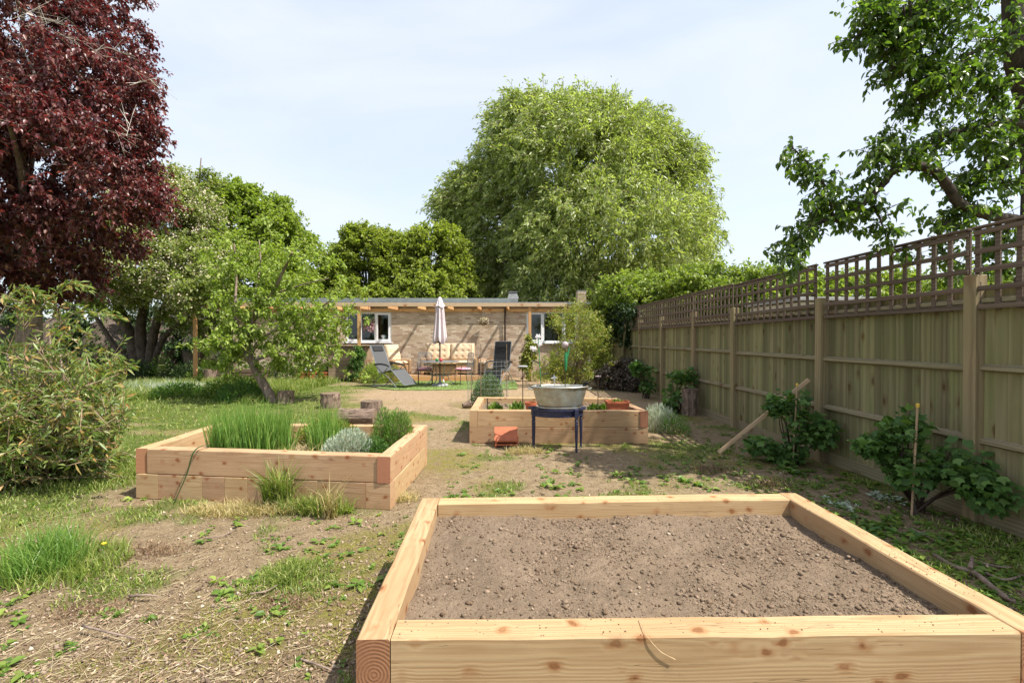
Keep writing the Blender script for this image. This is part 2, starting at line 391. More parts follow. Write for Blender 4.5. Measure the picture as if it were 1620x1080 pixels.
M['darkmetal'] = plain('dark tube metal', (.035, .033, .035), .45, metal=.3, var=.1)
M['sling'] = plain('grey mesh sling', (.085, .088, .092), .8, var=.08, scale=200)
M['slingblack'] = plain('black mesh sling', (.02, .02, .022), .7, var=.08)
M['parasol'] = plain('pale pink grey parasol cloth', (.62, .53, .54), .9, var=.08, scale=3)
M['stone'] = plain('grey stone', (.33, .33, .34), .8, var=.15, scale=10)
M['lead'] = plain('grey roof edge', (.22, .25, .25), .6, var=.1, scale=2)
M['roof'] = plain('grey felt roof', (.22, .23, .23), .9, var=.15)
M['mortar'] = plain('pale mortar', (.46, .40, .33), .95, var=.1, scale=30)
M['pink'] = plain('pink patterned cushion', (.62, .09, .2), .9, var=.3, scale=14, dirt=(.75, .6, .6))
M['brown'] = plain('dark brown iron', (.05, .03, .022), .5)
M['render'] = plain('cream render', (.62, .58, .5), .9)
M['wire'] = plain('grey wire', (.3, .31, .3), .5, metal=.5)
M['turf'] = None
M['log'] = barkmat('log bark', (.07, .045, .035), (.34, .25, .19), 22, 1.0)
M['logtop'] = wood('weathered log end', (.20, .14, .10), (.10, .065, .045), knots=False, ring=40)
M['bark'] = barkmat('dark bark', (.045, .035, .03), (.17, .13, .1))
M['barkgrey'] = barkmat('grey brown bark', (.12, .085, .065), (.36, .27, .22), 16)
M['barkpear'] = barkmat('pear bark', (.03, .024, .02), (.11, .085, .065), 14)
M['twig'] = barkmat('twig bark', (.16, .11, .07), (.36, .27, .18), 20, .2)

# ================================================================== GROUND
def dens_grass(x, y):              # how grassy the plot is (a property of the place)
    x = np.asarray(x, float); y = np.asarray(y, float)
    n = fbm(x*.9+3, y*.9, 4)
    lawn = ss(-4.4, -5.3, x+.9*(n-.5)*2.2-.0*y)*ss(5.0, 6.4, y+(n-.5)*2.5)*(1-ss(16.2, 17.5, y))
    lawn2 = ss(-2.9, -3.9, x+(n-.5)*1.6)*ss(5.9, 6.6, y)*(1-ss(9.5, 12.0, y+(n-.5)*3))
    under = ss(-3.6, -4.4, x+(n-.5)*1.4)*ss(3.3, 4.4, y+(n-.5)*1.5)*.9
    patch = ss(.60, .74, fbm(x*1.6+40, y*1.6+11, 4))*.8*(1-ss(9, 12, y))
    yard = ss(.66, .8, fbm(x*.8+9, y*1.6+31, 4))*.35
    bare = ss(.30, .46, fbm(x*.55+31, y*1.5+2, 4))
    return np.clip(np.maximum.reduce([lawn*(.15+.85*bare), lawn2*(.15+.85*bare), under*(.3+.7*bare), patch, yard]), 0, 1)
def dens_moss(x, y):
    return ss(.47, .66, fbm(np.asarray(x)*1.1+70, np.asarray(y)*1.1+5, 5))*(1-.75*ss(9.5, 12.5, np.asarray(y)))
def ground_z(x, y):
    x = np.asarray(x, float); y = np.asarray(y, float)
    near = 1-ss(14.5, 16.5, y)*.85
    z = (fbm(x*1.3, y*1.3, 3)-.5)*.045 + (fbm(x*7+5, y*7, 3)-.5)*.022
    z = z + dens_grass(x, y)*.015
    return z*near
xs = np.concatenate([[-500, -200, -90, -45, -28, -20, -16], np.arange(-13, 6.2, .05), [7, 9, 13, 20, 35, 70, 180, 500]])
ys = np.concatenate([[-60, -20, -6, -2, 0, .5], .8*1.0125**np.arange(0, 270), [26, 32, 42, 60, 100, 200, 500, 900]])
gx, gy = np.meshgrid(xs, ys); gz = ground_z(gx, gy)
far = (np.abs(gx) > 13) | (gy > 23) | (gy < .7); gz = np.where(far, -.02, gz)
nx, ny = len(xs), len(ys)
idx = (np.arange(ny-1)[:, None]*nx+np.arange(nx-1)[None]).ravel()
GF = np.stack([idx, idx+1, idx+nx+1, idx+nx], 1)
m, nt, n, l, p = nodes('garden earth'); p.inputs['Roughness'].default_value = .95; p.inputs['Specular IOR Level'].default_value = .1
t = n.new('ShaderNodeTexCoord'); at1 = n.new('ShaderNodeAttribute'); at1.attribute_name = 'cover'
def NZ(sc, det=8, ro=.65, vec=None):
    z = n.new('ShaderNodeTexNoise'); z.inputs['Scale'].default_value = sc; z.inputs['Detail'].default_value = det; z.inputs['Roughness'].default_value = ro
    l.new(vec or t.outputs['Object'], z.inputs['Vector']); return z
def RAMP(src, stops):
    r = n.new('ShaderNodeValToRGB'); els = r.color_ramp.elements
    while len(els) < len(stops): els.new(.5)
    for e, (ps, c) in zip(els, stops): e.position = ps; e.color = (*c, 1)
    l.new(src, r.inputs['Fac']); return r.outputs['Color']
def MIX(a, b, f):
    q = n.new('ShaderNodeMix'); q.data_type = 'RGBA'; l.new(a, q.inputs['A']); l.new(b, q.inputs['B']); l.new(f, q.inputs['Factor']); return q.outputs['Result']
sepc = n.new('ShaderNodeSeparateColor'); l.new(at1.outputs['Color'], sepc.inputs[0])
n1 = NZ(9, 10, .72); n2 = NZ(60, 6, .7); n3 = NZ(2.2, 5)
earth = RAMP(n1.outputs['Fac'], [(.28, (.11, .08, .045)), (.45, (.25, .19, .11)), (.58, (.37, .29, .18)), (.75, (.52, .43, .28))])
speck = RAMP(n2.outputs['Fac'], [(.3, (.11, .072, .042)), (.5, (.25, .17, .10)), (.64, (.39, .30, .20)), (.78, (.55, .46, .34))])
half = n.new('ShaderNodeValue'); half.outputs[0].default_value = .5
earth = MIX(earth, speck, half.outputs[0])
yard = RAMP(n1.outputs['Fac'], [(.3, (.26, .18, .11)), (.55, (.36, .26, .165)), (.75, (.46, .35, .24))])
earth = MIX(earth, yard, sepc.outputs[2])
mossc = RAMP(n2.outputs['Fac'], [(.3, (.10, .085, .02)), (.55, (.22, .20, .045)), (.75, (.33, .30, .08))])
grassc = RAMP(n1.outputs['Fac'], [(.3, (.05, .075, .015)), (.55, (.11, .15, .03)), (.75, (.2, .22, .06))])
def MR(v, a, b, c=0, d=1):
    q = n.new('ShaderNodeMapRange'); l.new(v, q.inputs['Value']); q.inputs['From Min'].default_value = a; q.inputs['From Max'].default_value = b
    q.inputs['To Min'].default_value = c; q.inputs['To Max'].default_value = d; return q.outputs[0]
def MU(a, b):
    q = n.new('ShaderNodeMath'); q.operation = 'MULTIPLY'
    for i, v in enumerate((a, b)):
        if hasattr(v, 'node'): l.new(v, q.inputs[i])
        else: q.inputs[i].default_value = v
    return q.outputs[0]
c = MIX(earth, mossc, MU(MU(sepc.outputs[1], MR(n1.outputs['Fac'], .38, .55)), .9))
c = MIX(c, grassc, MU(sepc.outputs[0], MR(n2.outputs['Fac'], .25, .5, .5, 1)))
l.new(c, p.inputs['Base Color'])
b = n.new('ShaderNodeBump'); b.inputs['Strength'].default_value = .9; b.inputs['Distance'].default_value = .03
l.new(n2.outputs['Fac'], b.inputs['Height']); b2 = n.new('ShaderNodeBump'); b2.inputs['Strength'].default_value = .6; b2.inputs['Distance'].default_value = .06
l.new(n1.outputs['Fac'], b2.inputs['Height']); l.new(b.outputs[0], b2.inputs['Normal']); l.new(b2.outputs[0], p.inputs['Normal'])
M['ground'] = m
g = mk('ground', np.stack([gx, gy, gz], -1).reshape(-1, 3), GF, m, smooth=True); tag(g, kind='structure')
g['label'] = 'bare brown garden earth with moss and grass patches'
ca = g.data.color_attributes.new('cover', 'FLOAT_COLOR', 'POINT')
yardm = ss(8.5, 12, gy+(fbm(gx*.8, gy*.8)-.5)*3)*ss(-5.2, -3.8, gx)
cc = np.stack([dens_grass(gx, gy), dens_moss(gx, gy), yardm, np.ones_like(gx)], -1).reshape(-1, 4)
far2 = far.ravel(); cc[far2, 0] = .8
ca.data.foreach_set('color', cc.astype(np.float32).ravel())

# ================================================================== HOUSE
WY = 18.6                                       # front face of the brick wall
HX0, HX1, HT = -10.6, 3.55, 2.86
house = T('brick_bungalow', 'single storey pale brick building with flat roof and white windows at the far end', 'building', (HX0, WY, 0))
wins = [(-6.22, -4.40, 1.42, 2.62), (0.95, 3.02, 1.40, 2.64)]
# backing leaf with openings (mortar coloured), 12 mm behind the brick faces
bk = B(); y0 = WY+.012; dpt = .22
def wallseg(x0, x1, z0, z1): bk.box(((x0+x1)/2, y0+dpt/2, (z0+z1)/2), (x1-x0, dpt, z1-z0))
cx = HX0
for (a, b_, z0, z1) in wins:
    wallseg(cx, a, 0, HT); wallseg(a, b_, 0, z0); wallseg(a, b_, z1, HT); cx = b_
wallseg(cx, HX1, 0, HT)
HD = 5.0
bk.box((HX0+.1, y0+dpt+(HD-dpt)/2, HT/2), (.2, HD-dpt, HT)); bk.box((HX1-.1, y0+dpt+(HD-dpt)/2, HT/2), (.2, HD-dpt, HT))
bk.box(((HX0+HX1)/2, y0+HD+.1, HT/2), (HX1-HX0, .2, HT))
bk.build('wall', M['mortar'], house, off=house.location)
fl = B(); fl.box(((HX0+HX1)/2, WY+HD/2, .1), (HX1-HX0-.42, HD-.5, .04)); fl.build('floor_slab', M['stone'], house, off=house.location)
# bricks: stretcher bond, every one its own little block
m, nt, n, l, p = nodes('pale facing brick'); p.inputs['Roughness'].default_value = .9; p.inputs['Specular IOR Level'].default_value = .15
geo = n.new('ShaderNodeNewGeometry'); t = n.new('ShaderNodeTexCoord')
cr = RAMP(geo.outputs['Random Per Island'], [(0, (.38, .275, .19)), (.3, (.50, .385, .275)), (.6, (.58, .46, .34)), (.85, (.66, .55, .42)), (1, (.42, .29, .21))])
zz = NZ(28, 6, .7); q = n.new('ShaderNodeVectorMath'); q.operation = 'SCALE'; l.new(cr, q.inputs[0]); l.new(MR(zz.outputs['Fac'], .3, .7, .8, 1.15), q.inputs['Scale'])
l.new(q.outputs[0], p.inputs['Base Color']); b = n.new('ShaderNodeBump'); b.inputs['Strength'].default_value = .3; b.inputs['Distance'].default_value = .01
l.new(zz.outputs['Fac'], b.inputs['Height']); l.new(b.outputs[0], p.inputs['Normal']); M['brick'] = m
def bricks(x0, x1, z0, z1, y, holes=(), side=None):
    V = []; F = []; k = 0; z = z0; row = 0
    while z+.06 < z1:
        x = x0-(.1125 if row % 2 else 0)
        while x < x1:
            a, c_ = max(x+.005, x0), min(x+.22, x1)
            segs = [(a, c_)]
            for (h0, h1, hz0, hz1) in holes:
                if z+.065 > hz0 and z < hz1:
                    new = []
                    for (s0, s1) in segs:
                        if s1 <= h0 or s0 >= h1: new.append((s0, s1))
                        else:
                            if s0 < h0: new.append((s0, h0))
                            if s1 > h1: new.append((h1, s1))
                    segs = new
            for (s0, s1) in segs:
                if s1-s0 < .02: continue
                j = random.uniform(-.0025, .0025)
                if side is None: bx = [(s0, y+j), (s1, y+j), (s1, y+.05), (s0, y+.05)]
                else: bx = [(side+j, s0), (side+j, s1), (side-.05, s1), (side-.05, s0)]
                for zz_ in (z+.004, z+.069):
                    V += [(px_, py_, zz_) for px_, py_ in bx]
                F += [(k, k+1, k+5, k+4), (k+1, k+2, k+6, k+5), (k+3, k, k+4, k+7), (k+4, k+5, k+6, k+7), (k+1, k, k+3, k+2)]; k += 8
            x += .225
        z += .075; row += 1
    return V, F
V, F = bricks(HX0, HX1, 0, HT, WY, wins)
o = mk('brick_facing', V, F, M['brick'], house, off=house.location); tag(o, kind='stuff')
V, F = bricks(WY+.02, WY+HD, 0, HT, 0, (), side=HX1+.012)
o = mk('brick_facing', V, F, M['brick'], house, off=house.location); tag(o, kind='stuff')
# roof
rf = B(); rf.box(((HX0+HX1)/2+.1, WY+HD/2-.05, HT+.10), (HX1-HX0+.36, HD+.34, .08)); rf.build('roof', M['roof'], house, off=house.location)
fs = B(); fs.box(((HX0+HX1)/2+.1, WY-.15, HT+.045), (HX1-HX0+.36, .03, .175), b=.003); fs.build('fascia', M['fascia'], house, off=house.location)
fs = B(); fs.box((HX1+.27, WY+HD/2, HT+.045), (.03, HD+.3, .175)); fs.build('fascia', M['fascia'], house, off=house.location)
so_ = B(); so_.box(((HX0+HX1)/2+.1, WY-.067, HT-.02), (HX1-HX0+.3, .13, .016)); so_.build('soffit', M['fascia'], house, off=house.location)
ld = B(); ld.box(((HX0+.25)/2, WY+.35, HT+.215), (.25-HX0, .9, .15), b=.01); o = ld.build('roof_edge_strip', M['lead'], house, off=house.location)
# brick chimney and roof box
ch = E('chimney', house); 
cb = B(); cx, cy = 3.2, WY+.35; cb.box((cx, cy, HT+.36), (.30, .30, .46)); cb.build('stack', M['mortar'], ch, off=house.location)
V = []; F = []
for r_ in range(6):
    for s_, (x0_, x1_) in enumerate([(-.17, -.06 if r_ % 2 else .05), (-.05 if r_ % 2 else .06, .17)]):
        bb = B(); bb.box((cx+(x0_+x1_)/2, cy-.155, HT+.18+r_*.075), (x1_-x0_, .05, .064)); k = len(V); V += bb.v; F += [tuple(i+k for i in f) for f in bb.f]
        bb = B(); bb.box((cx-.155, cy+(x0_+x1_)/2, HT+.18+r_*.075), (.05, x1_-x0_, .064)); k = len(V); V += bb.v; F += [tuple(i+k for i in f) for f in bb.f]
o = mk('brick_facing', V, F, M['brick'], ch, off=house.location); tag(o, kind='stuff')
cc_ = B(); cc_.box((cx, cy, HT+.62), (.36, .36, .04)); cc_.build('cap', M['roof'], ch, off=house.location)
bx = B(); bx.prism([(.2, WY+.1), (.62, WY+.1), (.62, WY+.6), (.2, WY+.6)], HT+.14, HT+.30)
bx.add([(.2, WY+.1, HT+.3), (.66, WY+.1, HT+.3), (.66, WY+.62, HT+.3), (.2, WY+.62, HT+.3), (.27, WY+.18, HT+.56), (.56, WY+.18, HT+.56), (.56, WY+.54, HT+.56), (.27, WY+.54, HT+.56)],
       [(0,1,5,4),(1,2,6,5),(2,3,7,6),(3,0,4,7),(4,5,6,7)])
bx.box((.415, WY+.36, HT+.58), (.36, .44, .03))
bx.build('flue_box', M['roof'], house, off=house.location)
# pipes
pp = B(); pp.tube([(.10, WY-.16, HT-.05), (.10, WY-.07, HT-.18), (.10, WY-.07, .25)], .036, 8)
for z in (.5, 1.4, 2.3): pp.lathe([(.045, -.02), (.045, .02)], 8, (.10, WY-.07, z))
pp.build('downpipe', M['brown'], house, off=house.location)
pp = B(); pp.tube([(3.46, WY-.07, HT-.03), (3.46, WY-.07, .2)], .035, 8); pp.build('downpipe', M['white'], house, off=house.location)
# pale render strip between the two brick areas
# windows
m, nt, n, l, p = nodes('window glass')
gl = n.new('ShaderNodeBsdfGlossy'); gl.inputs['Roughness'].default_value = .02; gl.inputs['Color'].default_value = (.9, .95, .95, 1)
tr = n.new('ShaderNodeBsdfTransparent'); tr.inputs['Color'].default_value = (.72, .76, .75, 1); fr = n.new('ShaderNodeFresnel'); fr.inputs['IOR'].default_value = 1.6
lw = n.new('ShaderNodeLayerWeight'); pw_ = n.new('ShaderNodeMath'); pw_.operation = 'POWER'; l.new(lw.outputs['Facing'], pw_.inputs[0]); pw_.inputs[1].default_value = 4; fm = MR(pw_.outputs[0], 0, 1, .05, .9); mxs = n.new('ShaderNodeMixShader'); l.new(fm, mxs.inputs[0]); l.new(tr.outputs[0], mxs.inputs[1]); l.new(gl.outputs[0], mxs.inputs[2]); l.new(mxs.outputs[0], n['Material Output'].inputs[0])
M['glass'] = m
def window(x0, x1, z0, z1, splits, sashes):
    w = E('window', house); y = WY+.03; off = house.location; fw = .075
    f = B(); f.box(((x0+x1)/2, y+.03, z1-fw/2), (x1-x0, .07, fw), b=.004); f.box(((x0+x1)/2, y+.03, z0+fw/2), (x1-x0, .07, fw), b=.004)
    for x in [x0+fw/2, x1-fw/2]: f.box((x, y+.03, (z0+z1)/2), (fw, .07, z1-z0-2*fw), b=.004)
    for x in splits: f.box((x, y+.03, (z0+z1)/2), (.085, .07, z1-z0-2*fw), b=.004)
    f.build('frame', M['white'], w, off=off)
    ed = [x0+fw]+[v for s in splits for v in (s-.042, s+.042)]+[x1-fw]
    for i in range(0, len(ed), 2):
        a, c_ = ed[i], ed[i+1]
        if sashes[i//2]:
            s_ = B(); sw = .055; yy = y-.008
            s_.box(((a+c_)/2, yy, z1-fw-sw/2+.012), (c_-a+.02, .05, sw)); s_.box(((a+c_)/2, yy, z0+fw+sw/2-.012), (c_-a+.02, .05, sw))
            s_.box((a+sw/2-.01, yy, (z0+z1)/2), (sw, .05, z1-z0-2*fw-2*sw+.024)); s_.box((c_-sw/2+.01, yy, (z0+z1)/2), (sw, .05, z1-z0-2*fw-2*sw+.024))
            s_.build('sash', M['white'], w, off=off)
        pg = B(); pg.box(((a+c_)/2, y+.022, (z0+z1)/2), (c_-a+.01, .008, z1-z0-2*fw+.01)); pg.build('pane', M['glass'], w, off=off)
    s_ = B(); s_.box(((x0+x1)/2, WY-.03, z0-.02), (x1-x0+.1, .14, .04), b=.006); s_.build('sill', M['white'], w, off=off)
window(*wins[0], [-5.62, -5.02], [1, 0, 1])
window(*wins[1], [1.62, 2.42], [1, 0, 1])
pot = T('white_plant_pot', 'small white pot standing inside the window left of the parasol', 'pot', (-4.74, WY+.16, 1.46))
pb = B(); pb.lathe([(.09, 0), (.10, .02), (.125, .22), (.125, .24), (.11, .24), (.10, .20)], 16); pb.build('pot_body', M['white'], pot)
stn = B(); stn.lathe([(.099, .2), (.0, .2)], 12, cap=False); stn.build('potting_soil', M['brown'], pot)
sb = B(); sb.box((-5.31, WY+.33, 1.40), (2.0, .26, .03)); sb.build('window_board', M['white'], house, off=house.location)

# deck
DZ = .2; DY0 = 17.3
deck = T('timber_deck', 'low pale timber deck with the rattan seats along the brick wall', 'deck', (-3.4, DY0, 0))
db = B(); db.box((0, 0, 0), (.143, WY-DY0-.04, .025), b=.004); proto = None
x = -4.02
while x < .2:
    if proto is None: proto = db.build('deck_board', M['deck'], deck); o = proto
    else: o = inst(proto, parent=deck)
    o.location = (x+3.4, (WY-DY0)/2+.0, DZ-.0125+random.uniform(-.001, .001)); x += .15
fb = B(); fb.box((0, 0, 0), (4.32, .03, .165), b=.004); fb.build('fascia_board', M['pergola'], deck, loc=(1.49, -.02, .09))

# pergola
PY = 17.12
perg = T('timber_pergola', 'long timber pergola of orange posts and rafters in front of the brick wall', 'pergola', (-5.24, PY, 0))
bmz = 2.80
bb = B(); bb.box((-4.5+5.24, 0, bmz), (13.7, .05, .13), b=.004); bb.build('beam', M['fascia'], perg)
bb = B(); bb.box((-3.63+5.24, WY-.028-PY, bmz-.115), (13.7, .045, .13), b=.004); bb.build('wall_plate', M['pergola'], perg)
pb = B(); pb.box((0, 0, 1.36), (.105, .105, 2.74), b=.006); pp_ = pb.build('post', M['pergola'], perg, loc=(0, .08, 0))
for x in (-11.15, 1.0): inst(pp_, loc=(x+5.24, .08, 0), rot=(0, 0, PI if x > 0 else 0))
rb = B(); rb.box((0, 0, 0), (.05, WY-PY-.10, .12), b=.003); rproto = None
for x in [-10.95+1.09*i for i in range(13)]:
    if rproto is None: rproto = rb.build('rafter', M['pergola'], perg); o = rproto
    else: o = inst(rproto)
    o.location = (x+.25+5.24, (WY-PY)/2-.01, bmz-.06); o.rotation_euler = (0, 0, -math.atan(.10/1.3)+random.uniform(-.01, .01))

# artificial grass rug
def grassblades(xy, h, w, lean=.5, z=None, curv=.35):
    n_ = len(xy); z0 = ground_z(xy[:, 0], xy[:, 1]) if z is None else np.broadcast_to(z, (n_,))
    P0 = np.stack([xy[:, 0], xy[:, 1], z0], 1); a = np.random.rand(n_)*2*PI; le = np.random.rand(n_)**.8*lean
    d = np.stack([np.cos(a)*le, np.sin(a)*le, np.ones(n_)], 1); h = np.broadcast_to(h, (n_,))*(.55+.75*np.random.rand(n_)); w = np.broadcast_to(w, (n_,))
    b_ = np.random.rand(n_)*PI; s = np.stack([np.cos(b_), np.sin(b_), np.zeros(n_)], 1)*w[:, None]/2
    mid = P0+unit(d)*h[:, None]*.55; tip = mid+unit(d+np.stack([np.cos(a), np.sin(a), -np.ones(n_)*.5], 1)*curv*(.4+le[:, None]*2))*h[:, None]*.5
    V = np.stack([P0-s, P0+s, mid-s*.8, mid+s*.8, tip], 1).reshape(-1, 3); i = (np.arange(n_)*5)[:, None]
    F = np.concatenate([i+np.array([[0, 1, 3]]), i+np.array([[0, 3, 2]]), i+np.array([[2, 3, 4]])], 0)
    return V, F
rug = T('artificial_grass_rug', 'bright green artificial grass mat laid under the garden table', 'rug', (-2.2, 15.3, 0))
m = plain('green turf backing', (.24, .34, .10), .95, var=.2, scale=30)
rp_ = [(-3.95, 14.75), (-3.3, 14.25), (-2.4, 14.2), (-1.2, 14.35), (.0, 14.4), (.45, 14.45), (.5, 15.2), (.45, 16.9), (-3.6, 16.95)]
bb = B(); bb.prism(rp_, .012, .03); bb.build('backing', m, rug, off=rug.location)
from mathutils.geometry import intersect_point_tri_2d
def inpoly(x, y, poly):
    c_ = np.zeros(len(x), bool); j = len(poly)-1
    for i in range(len(poly)):
        xi, yi = poly[i]; xj, yj = poly[j]
        c_ ^= ((yi > y) != (yj > y)) & (x < (xj-xi)*(y-yi)/(yj-yi+1e-12)+xi); j = i
    return c_
q = np.random.rand(16000, 2)*[4.6, 2.9]+[-4.0, 14.15]; q = q[inpoly(q[:, 0], q[:, 1], rp_)]
V, F = grassblades(q, .035, .014, .7, z=.03)
o = mk('pile', V, F, leafmat('turf pile', [(0, (.20, .27, .09)), (1, (.34, .40, .17))], .25), rug, off=rug.location); tag(o, kind='stuff')

# ================================================================== FENCE
FX = 4.17
posts_y = [2.15, 4.0, 5.97, 8.22, 9.95, 11.97, 13.92, 15.7, 17.4]
fence = T('close_board_fence', 'long greenish close board fence with brown square trellis on top', 'fence', (FX, 0, 0))
pb = B(); pb.box((0, 0, 1.06), (.11, .11, 2.14), b=.006); pproto = pb.build('post', M['fpost'], fence, loc=(-.03, posts_y[0], 0))
for k, y in enumerate(posts_y[1:]): inst(pproto, loc=(-.045+random.uniform(-.006, .006), y, random.uniform(-.03, .02)-.0), rot=(random.uniform(-.006, .006), random.uniform(-.006, .006), (k % 2)*PI))
bd = B(); bd.add([(.002, -.056, 0), (.006, .050, 0), (.036, .050, 0), (.010, -.056, 0), (.002, -.056, 1), (.006, .050, 1), (.036, .050, 1), (.010, -.056, 1)],
                 [(0,1,2,3), (4,7,6,5), (0,4,5,1), (1,5,6,2), (2,6,7,3), (3,7,4,0)])
bproto = tproto = hproto = None
# slat frames: board face towards the garden (-x)
bdv = [(-v[0], v[1], v[2]) for v in bd.v]; bd.v = bdv; bd.f = [f[::-1] for f in bd.f]
for i in range(len(posts_y)-1):
    ya, yb = posts_y[i]+.055, posts_y[i+1]-.055; L = yb-ya
    pn = E('fence_panel', fence, (0, ya, 0), (0, random.uniform(-.004, .004), 0))
    nb = int(round(L/.098)); st = L/nb; top = 2.03+random.uniform(-.01, .01)
    for k in range(nb):
        if bproto is None: bproto = bd.build('board', M['board'], pn); o = bproto
        else: o = inst(bproto, parent=pn)
        o.location = (.012+random.uniform(0, .003), st*(k+.5), .15); o.scale = (1, 1, top-.15+random.uniform(-.006, .006)); o.rotation_euler = (random.uniform(-.004, .004), 0, 0)
    for z in (.70, 1.33, 1.92):
        rl = B(); rl.add([(0, 0, -.035), (-.055, 0, -.012), (-.055, 0, .02), (0, 0, .04), (0, L, -.035), (-.055, L, -.012), (-.055, L, .02), (0, L, .04)],
                         [(0,3,2,1), (4,5,6,7), (0,1,5,4), (1,2,6,5), (2,3,7,6), (3,0,4,7)])
        rl.build('rail', M['rail'], pn, loc=(-.008+.0, 0, z+random.uniform(-.012, .012)))
    gb = B(); gb.box((0, L/2, .04), (.03, L, .24), b=.004); gb.build('gravel_board', M['rail'], pn, loc=(-.0, 0, -.01))
    # trellis
    tl = E('trellis_panel', fence, (-.065 if i != 2 else -.075, ya-.03, 0))
    if i == 2: tl.rotation_euler = (-.010, .0, 0)
    LL = L+.06 if i not in (2, 1) else L-.03
    nv = 13 if L > 1.9 else 12; hz = [1.865, 2.02, 2.18, 2.34, 2.50]
    for k in range(nv):
        if tproto is None:
            s_ = B(); s_.box((0, 0, 0), (.018, .043, .70), b=.002); tproto = s_.build('slat', M['trellis'], tl); o = tproto
        else: o = inst(tproto, parent=tl)
        o.location = (0, .02+k*(LL-.04)/(nv-1)+random.uniform(-.004, .004), 2.185); o.rotation_euler = (random.uniform(-.006, .006), 0, 0)
    for z in hz:
        s_ = B(); s_.box((-.019, LL/2, z), (.018, LL, .043), b=.002); s_.build('slat', M['trellis'], tl)
    s_ = B(); s_.box((-.008, LL/2, 2.545), (.055, LL+.02, .022), b=.003); s_.build('cap_rail', M['trellis'], tl)
# loose vertical board leaning at the far end
o = T('loose_board', 'loose green board leaning against the far end of the fence', 'board', (3.95, 14.9, .8))
bb = B(); bb.box((0, 0, .75), (.03, .14, 1.5), rot=(.0, .06, 0)); bb.build('plank', M['board'], o); o.rotation_euler = (.16, 0, 0); o.location = (3.93, 15.3, .55)

# ================================================================== RAISED BEDS
H2 = .25; TH = .122
def sleeper(parent, base, A, C, inward, z0, z1, mat=None, name='sleeper', th=TH, endred=False):
    """beam from A to C (outer face line), thickness towards inward"""
    A = Vector((A[0], A[1])); C = Vector((C[0], C[1])); d = (C-A); L = d.length; d.normalize()
    nrm = Vector((-d.y, d.x)); 
    if nrm.dot(Vector(inward)-A) < 0: nrm = -nrm
    mid = (A+C)/2+nrm*th/2; h = z1-z0-.004
    ns = 10 if L > .6 else 1; bv = .006; V = []; F = []
    for i in range(ns+1):
        x = -L/2+L*i/ns; e = 1 if i not in (0, ns) else .0
        jy = random.uniform(-.0022, .0022)*e; jz = random.uniform(-.0022, .0022)*e
        y, z = th/2, h/2
        for (yy, zz) in [(-y+bv, -z), (y-bv, -z), (y, -z+bv), (y, z-bv), (y-bv, z), (-y+bv, z), (-y, z-bv), (-y, -z+bv)]:
            V.append((x, yy+jy, zz+jz+random.uniform(-.0006, .0006)))
    for i in range(ns):
        for k in range(8): a = i*8+k; b_ = i*8+(k+1) % 8; F.append((a, a+8, b_+8, b_))
    F.append(tuple(range(8))); F.append(tuple(ns*8+k for k in range(8))[::-1])
    o = mk(name, V, F, mat or M['sleeper'], parent)
    if endred:
        o.data.materials.append(M['endgrain']); o.data.polygons[-1].material_index = 1; o.data.polygons[-2].material_index = 1
    o.location = Vector((mid.x, mid.y, (z0+z1)/2))-base; o.rotation_euler = (random.uniform(-.004, .004), 0, math.atan2(d.y, d.x))
    return o
def bed(label, FL, FR, BR, BL, blocks=False, reds=(1, 1), soilz=.41, soil_label='', seed=1, gapz=.0):
    base = Vector((FL[0], FL[1], 0)); t_ = T('raised_bed', label, 'raised bed', base)
    FL, FR, BR, BL = [Vector(v) for v in (FL, FR, BR, BL)]; cen = (FL+FR+BR+BL)/4
    # top course: sides run through, front and back butt between
    sleeper(t_, base, FL, BL, cen, H2, 2*H2, endred=reds[0]); sleeper(t_, base, FR, BR, cen, H2, 2*H2, endred=reds[1])
    df = (FR-FL).normalized(); dbk = (BR-BL).normalized(); g_ = TH+.004
    sleeper(t_, base, FL+df*g_+Vector((0, .002)), FR-df*g_+Vector((0, .002)), cen, H2, 2*H2); sleeper(t_, base, BL+dbk*g_, BR-dbk*g_, cen, H2, 2*H2)
    # lower course
    if blocks:
        nb = 11; 
        L = (FR-FL).length
        for k in range(nb):
            a = FL+df*(L*k/nb+.002); c_ = FL+df*(L*(k+1)/nb-.002)
            sleeper(t_, base, a+Vector((0, random.uniform(0, .006))), c_, cen, 0, H2, name='sleeper_block')
    else: sleeper(t_, base, FL, FR, cen, 0, H2)
    sleeper(t_, base, BL, BR, cen, 0, H2)
    ds = (BL-FL).normalized(); de = (BR-FR).normalized()
    sleeper(t_, base, FL+ds*g_, BL-ds*g_, cen, 0, H2); sleeper(t_, base, FR+de*g_, BR-de*g_, cen, 0, H2)
    return t_
near_bed = bed('large new timber raised bed of bare soil in the right foreground', (-.535, 1.71), (2.065, 1.70), (2.085, 3.27), (-.555, 3.22))
left_bed = bed('timber raised bed planted with chives and rosemary on the left', (-3.65, 4.72), (-1.04, 4.345), (-.955, 5.93), (-3.68, 6.1), blocks=True)
mid_bed = bed('timber raised bed behind the tin bath and blue table', (-.50, 7.08), (2.19, 6.98), (2.10, 8.5), (-.46, 8.72), reds=(0, 1))

